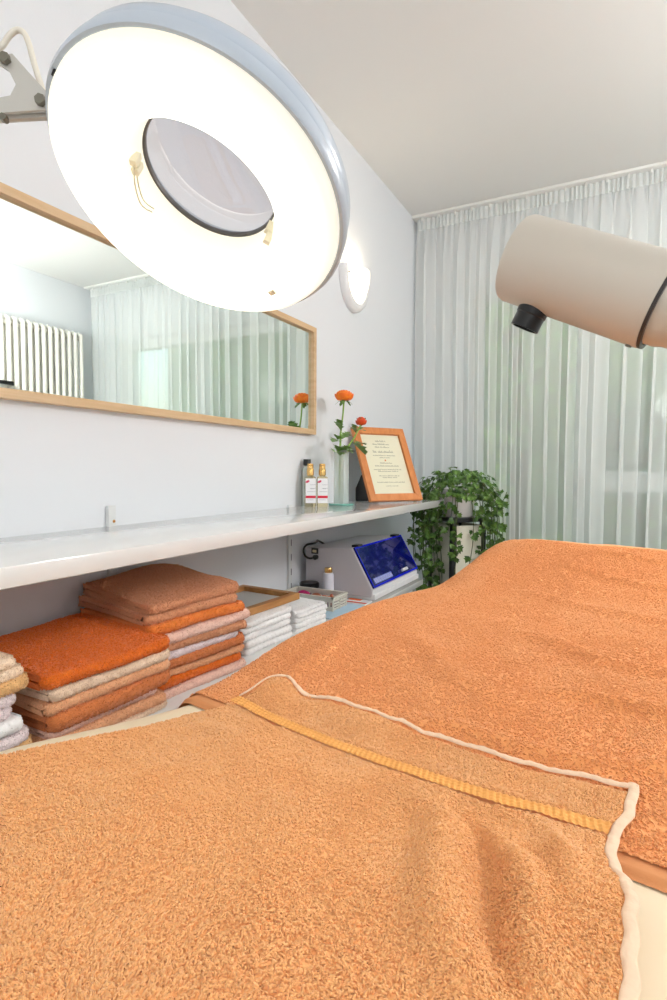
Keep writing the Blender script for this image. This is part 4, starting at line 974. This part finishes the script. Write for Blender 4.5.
aT = ang_for(Rv * -.15 + Uv); Mk = ML @ Matrix.Rotation(aT, 4, 'Z'); MB().box((.1140, -.0025, -.003), (.1170, .0025, .0005), Mk).build('latch', BLACKP, lamp, smooth=0)
# fork bracket at the left, arm to the wall, cable
def pxp(px, py, d): return CAM + Fv * d + Rv * ((px - 333.5) / F_PX * d) - Uv * ((py - 500) / F_PX * d)
DB = .425
plate = [(0, 50), (3, 55), (12, 53), (26, 69), (48, 93), (62, 97), (62, 110), (40, 110), (-2, 113), (-30, 116), (-30, 97), (0, 97), (10, 95), (15.5, 84), (9, 71), (0, 65), (-30, 52), (-30, 36)]
pb = MB(); pb.prism([pxp(x, y, DB) for x, y in plate], Fv * .0025); pb.prism([pxp(x, y, DB + .014) for x, y in plate], Fv * .0025); pb.build('fork_bracket', STEEL, lamp, smooth=0, bevel=.0005)
for x, y, r in ((39, 98, .0042), (3, 56, .0042), (2, 116, .0030)):
    bt = MB(); c = pxp(x, y, DB - .004); bt.tube([c, c + Fv * .0045], r, 6); bt.tube([c + Fv * .004, c + Fv * .0065], r * .6, 8)
    bt.build('bolt', DSTEEL, lamp, smooth=30)
rd = MB(); rd.tube([pxp(-60, 124, DB + .008), pxp(0, 119, DB + .008), pxp(52, 116, DB + .008)], .0028, 8); rd.build('link_rod', STEEL, lamp)
pv = MB(); pv.tube([pxp(50, 104, DB + .008), LC - LN * .018 + (pxp(55, 104, DB) - LC).normalized() * .108], .0075, 12); pv.build('pivot', DSTEEL, lamp)
WJ = Vector((.035, -.06, 1.47))
armm = MB()
for dz in (-.016, .016):
    a0 = pxp(-15, 78, DB + .008) + Vector((0, 0, dz)); armm.tube([a0, WJ + Vector((0, 0, dz))], .006, 8)
armm.build('arm', STEEL, lamp)
wb = MB(); wb.box((.0005, -.10, 1.42), (.012, -.02, 1.52), bev=.003); wb.box((.012, -.072, 1.445), (.047, -.048, 1.495), bev=.003); wb.build('wall_plate', STEEL, lamp, smooth=0)
cb = MB(); pts = [(-40, 70), (-12, 56), (2, 46), (9, 36), (17, 30), (24, 33), (29, 44), (35, 66), (42, 88), (47, 100), (58, 108)]
cb.tube(smooth([pxp(x, y, DB + (.012 if i < 9 else .02)) for i, (x, y) in enumerate(pts)], 4), .0023, 10); cb.build('cable', mat('ivory_cable', (230, 224, 210), .45), lamp, smooth=80)

# ------------------------------------------------------------------ facial steamer head
A = pxp(519, 259, .60); B = pxp(661, 303, .53); ax = (B - A).normalized(); LEN = (B - A).length
sidev = ax.cross(Vector((0, 0, 1))).normalized(); dn = ax.cross(sidev).normalized()
if dn.z > 0: dn = -dn
MS = Matrix((sidev, ax.cross(sidev), ax)).transposed().to_4x4(); MS.translation = A
stm = thing('facial_steamer', A, 'white cylindrical facial steamer head with black nozzle reaching over the orange bed cover', 'facial steamer')
STW = mat('steamer_enamel', (204, 196, 183), .35, coat=.2)
R = .0445
MB().lathe([(0, -.003), (R - .006, -.003), (R - .0015, -.0015), (R, .002), (R, LEN), (R - .002, LEN + .001), (R - .002, LEN - .004), (0, LEN - .004)], MS, 72).build('head', STW, stm, smooth=40)
MB().lathe([(R - .0018, LEN - .004), (R - .0005, LEN + .0016), (R - .0005, LEN + .0036), (R - .005, LEN + .0036), (R - .005, LEN - .004)], MS, 72, close=True).build('seam_ring', mat('dark_grey_ring', (52, 48, 46), .35), stm)
MB().lathe([(R - .006, LEN - .004), (R - .006, LEN + .012), (.036, LEN + .02), (.034, LEN + .09), (.028, LEN + .096), (0, LEN + .096)], MS, 56).build('collar', STW, stm, smooth=40)
nzc = A + ax * .040; MN = Matrix((sidev, ax, dn)).transposed().to_4x4(); MN.translation = nzc
MB().lathe([(.0160, R - .004), (.0160, R + .004), (.0152, R + .005), (.0152, R + .019), (.0132, R + .019), (.0125, R + .004), (0, R + .004)], MN, 40).build('nozzle', BLACKP, stm)
MB().lathe([(0, R - .001), (.0032, R - .001), (.0032, R + .0015), (0, R + .002)], Matrix.Translation(A + ax * (LEN - .007)) @ MN.to_3x3().to_4x4(), 12).build('screw', DSTEEL, stm)
e_ = B + ax * .085; pole = Vector((1.38, .46, 1.20))
k = MB(); k.tube([e_, e_ + ax * .04, Vector((1.25, .52, 1.20)), pole], .016, 14); k.build('arm', STW, stm)
k = MB(); k.tube([pole + Vector((0, 0, .03)), Vector((pole.x, pole.y, .05))], .018, 16); k.build('pole', STEEL, stm)
k = MB()
for q in range(5):
    a = q * 2 * PI / 5; k.box((-.0, -.018, .035), (.24, .018, .06), Matrix.Translation((pole.x, pole.y, 0)) @ Matrix.Rotation(a, 4, 'Z'), bev=.004)
bs_ = k.build('star_base', WHITEP, stm, smooth=0)
k = MB()
for q in range(5):
    a = q * 2 * PI / 5; k.tube([(pole.x + .225 * math.cos(a) - .01 * math.sin(a), pole.y + .225 * math.sin(a) + .01 * math.cos(a), .02), (pole.x + .225 * math.cos(a) + .01 * math.sin(a), pole.y + .225 * math.sin(a) - .01 * math.cos(a), .02)], .02, 14)
k.build('caster', BLACKP, bs_)

# ------------------------------------------------------------------ added fill globes out of view, brightening room, ceiling and curtain
def globe(x, y, z, r, e, lab):
    g = thing('fill_pendant', (x, y, z), lab, 'added fill lamp', 'added fill globes')
    MB().ball((x, y, z), r, seg=32).build('fill_globe', emis('fill_globe_glow', (251, 250, 248), e), g, smooth=80)
    MB().lathe([(0, z + r - .006), (.04, z + r - .006), (.042, z + r + .03), (.02, z + r + .045), (0, z + r + .045)], Matrix.Translation((x, y, 0)), 24).build('holder', STEEL, g)
    MB().tube([(x, y, z + r + .04), (x, y, ZC - .02)], .004, 8).build('cord', WHITEP, g)
    MB().lathe([(0, ZC - .025), (.045, ZC - .025), (.05, ZC - .0005), (0, ZC - .0005)], Matrix.Translation((x, y, 0)), 24).build('canopy', WHITEM, g)
globe(1.45, -1.0, 1.86, .17, 25.0, 'added unseen fill globe hanging behind the foot of the treatment bed')
globe(2.0, 1.6, 1.92, .14, 62.0, 'added unseen fill globe hanging between bed and radiator')
# ------------------------------------------------------------------ garden beyond the window
LAWN = mat('lawn', (92, 128, 58), .9, vary=(3, (120, 150, 76)), bump=(60, .5, .02))
struct(MB().box((-8, YW + .15, -.25), (12, 22, -.15)).build('ground', LAWN, smooth=0))
BARK = mat('bark', (84, 68, 52), .9, bump=(40, .6, .01))
def shrub(name, x, y, h, rad, n, lab, m_, trunk=.5, sz=.11, seed=1):
    t = thing(name, (x, y, -.15), lab, 'tree' if trunk > .6 else 'shrub', 'garden plants beyond the window'); rg = random.Random(seed)
    tm = MB(); tm.tube([(x, y, -.15), (x + .05, y, h * .35), (x - .04, y, h * .6), (x, y, h * .85)], [.07 * rad, .06 * rad, .04 * rad, .015], 9)
    for k in range(6):
        a = k * 1.05; z_ = h * (.35 + .07 * k); tm.tube([(x, y, z_), (x + rad * .6 * math.cos(a), y + rad * .6 * math.sin(a), z_ + h * .2)], [.03 * rad, .01], 6)
    tm.build('trunk', BARK, t)
    lm = MB()
    for k in range(n):
        a = rg.uniform(0, 2 * PI); u = rg.random(); zc_ = trunk * h * .5 + (h - trunk * h * .5) * u; rr = rad * math.sqrt(max(.05, 1 - (2 * u - 1) ** 2)) * rg.uniform(.4, 1.05)
        c = Vector((x + rr * math.cos(a), y + rr * math.sin(a), zc_ + rg.uniform(-.1, .1)))
        d_ = Vector((rg.uniform(-1, 1), rg.uniform(-1, 1), rg.uniform(-1, .4))).normalized(); s_ = d_.orthogonal().normalized(); s2_ = sz * rg.uniform(.6, 1.2); q_ = d_.cross(s_)
        lm.add([c, c + d_ * s2_ * .5 + s_ * s2_ * .32 + q_ * .02, c + d_ * s2_, c + d_ * s2_ * .5 - s_ * s2_ * .32 + q_ * .02], [(0, 1, 2, 3)])
    lm.build('foliage', m_, t, smooth=0)
L1 = mat('garden_leaf_mid', (104, 146, 84), .5, vary=(2.2, (140, 176, 110))); L2 = mat('garden_leaf_dark', (66, 100, 70), .5, vary=(.9, (118, 150, 104))); L3 = mat('garden_leaf_light', (146, 180, 100), .5, vary=(2.0, (180, 204, 130)))
shrub('garden_tree', -.1, 6.6, 4.6, 1.5, 5200, 'mid green tree behind the left glass pane beyond the sheer curtain', L1, .6, .12, 1)
shrub('garden_tree', 3.3, 8.0, 5.2, 1.7, 5600, 'dark green tree behind the right window half beyond the sheer curtain', L2, .6, .13, 2)
shrub('garden_shrub', -.5, 4.4, 1.9, .7, 2400, 'light green shrub low behind the left glass door beyond the curtain', L3, .15, .08, 3)
shrub('garden_shrub', 1.1, 4.9, 1.7, .7, 2400, 'dark green low shrub in the garden between the two trees', L2, .15, .08, 4)
shrub('garden_shrub', 2.7, 4.8, 1.6, .7, 2200, 'light green shrub in the garden at the far right of the window', L3, .15, .08, 5)
shrub('garden_tree', -4.2, 9.2, 5.0, 1.9, 3000, 'far dark green tree beyond the left edge of the glass door', L2, .7, .18, 6)

hg_ = thing('garden_hedge', (0, 12.5, -.15), 'tall dark green hedge closing the garden far behind the curtain', 'hedge'); rg = random.Random(8)
hb = MB(); hb.box((-9, 12.2, -.15), (11, 13.2, 6.0), bev=.25); hb.build('hedge_core', L2, hg_)
lm = MB()
for k in range(5200):
    c = Vector((rg.uniform(-8, 10), 12.2 + rg.uniform(-.12, .05), rg.uniform(-.1, 6.1))); d_ = Vector((rg.uniform(-1, 1), rg.uniform(-1, .1), rg.uniform(-1, 1))).normalized(); s_ = d_.orthogonal().normalized(); z2_ = rg.uniform(.12, .2)
    lm.add([c, c + d_ * z2_ * .5 + s_ * z2_ * .35, c + d_ * z2_, c + d_ * z2_ * .5 - s_ * z2_ * .35], [(0, 1, 2, 3)])
lm.build('foliage', L2, hg_, smooth=0)

# ------------------------------------------------------------------ light, world, view
wd = bpy.data.worlds.new('sky'); SC.world = wd; wd.use_nodes = True; nt = wd.node_tree; bg = nt.nodes['Background']
sk = nt.nodes.new('ShaderNodeTexSky'); sk.sky_type = 'NISHITA'; sk.sun_disc = False; sk.sun_elevation = math.radians(42); sk.sun_rotation = math.radians(200); sk.air_density = 1.6; sk.dust_density = 3.5
nt.links.new(sk.outputs['Color'], bg.inputs['Color']); bg.inputs['Strength'].default_value = .36
SC.view_settings.view_transform = 'Standard'; SC.view_settings.look = 'None'; SC.view_settings.exposure = 0.0; SC.view_settings.gamma = 1.0; SC.view_settings.use_curve_mapping = False
SC.cycles.max_bounces = 10; SC.cycles.diffuse_bounces = 5; SC.cycles.transparent_max_bounces = 24; SC.cycles.sample_clamp_indirect = 6.0
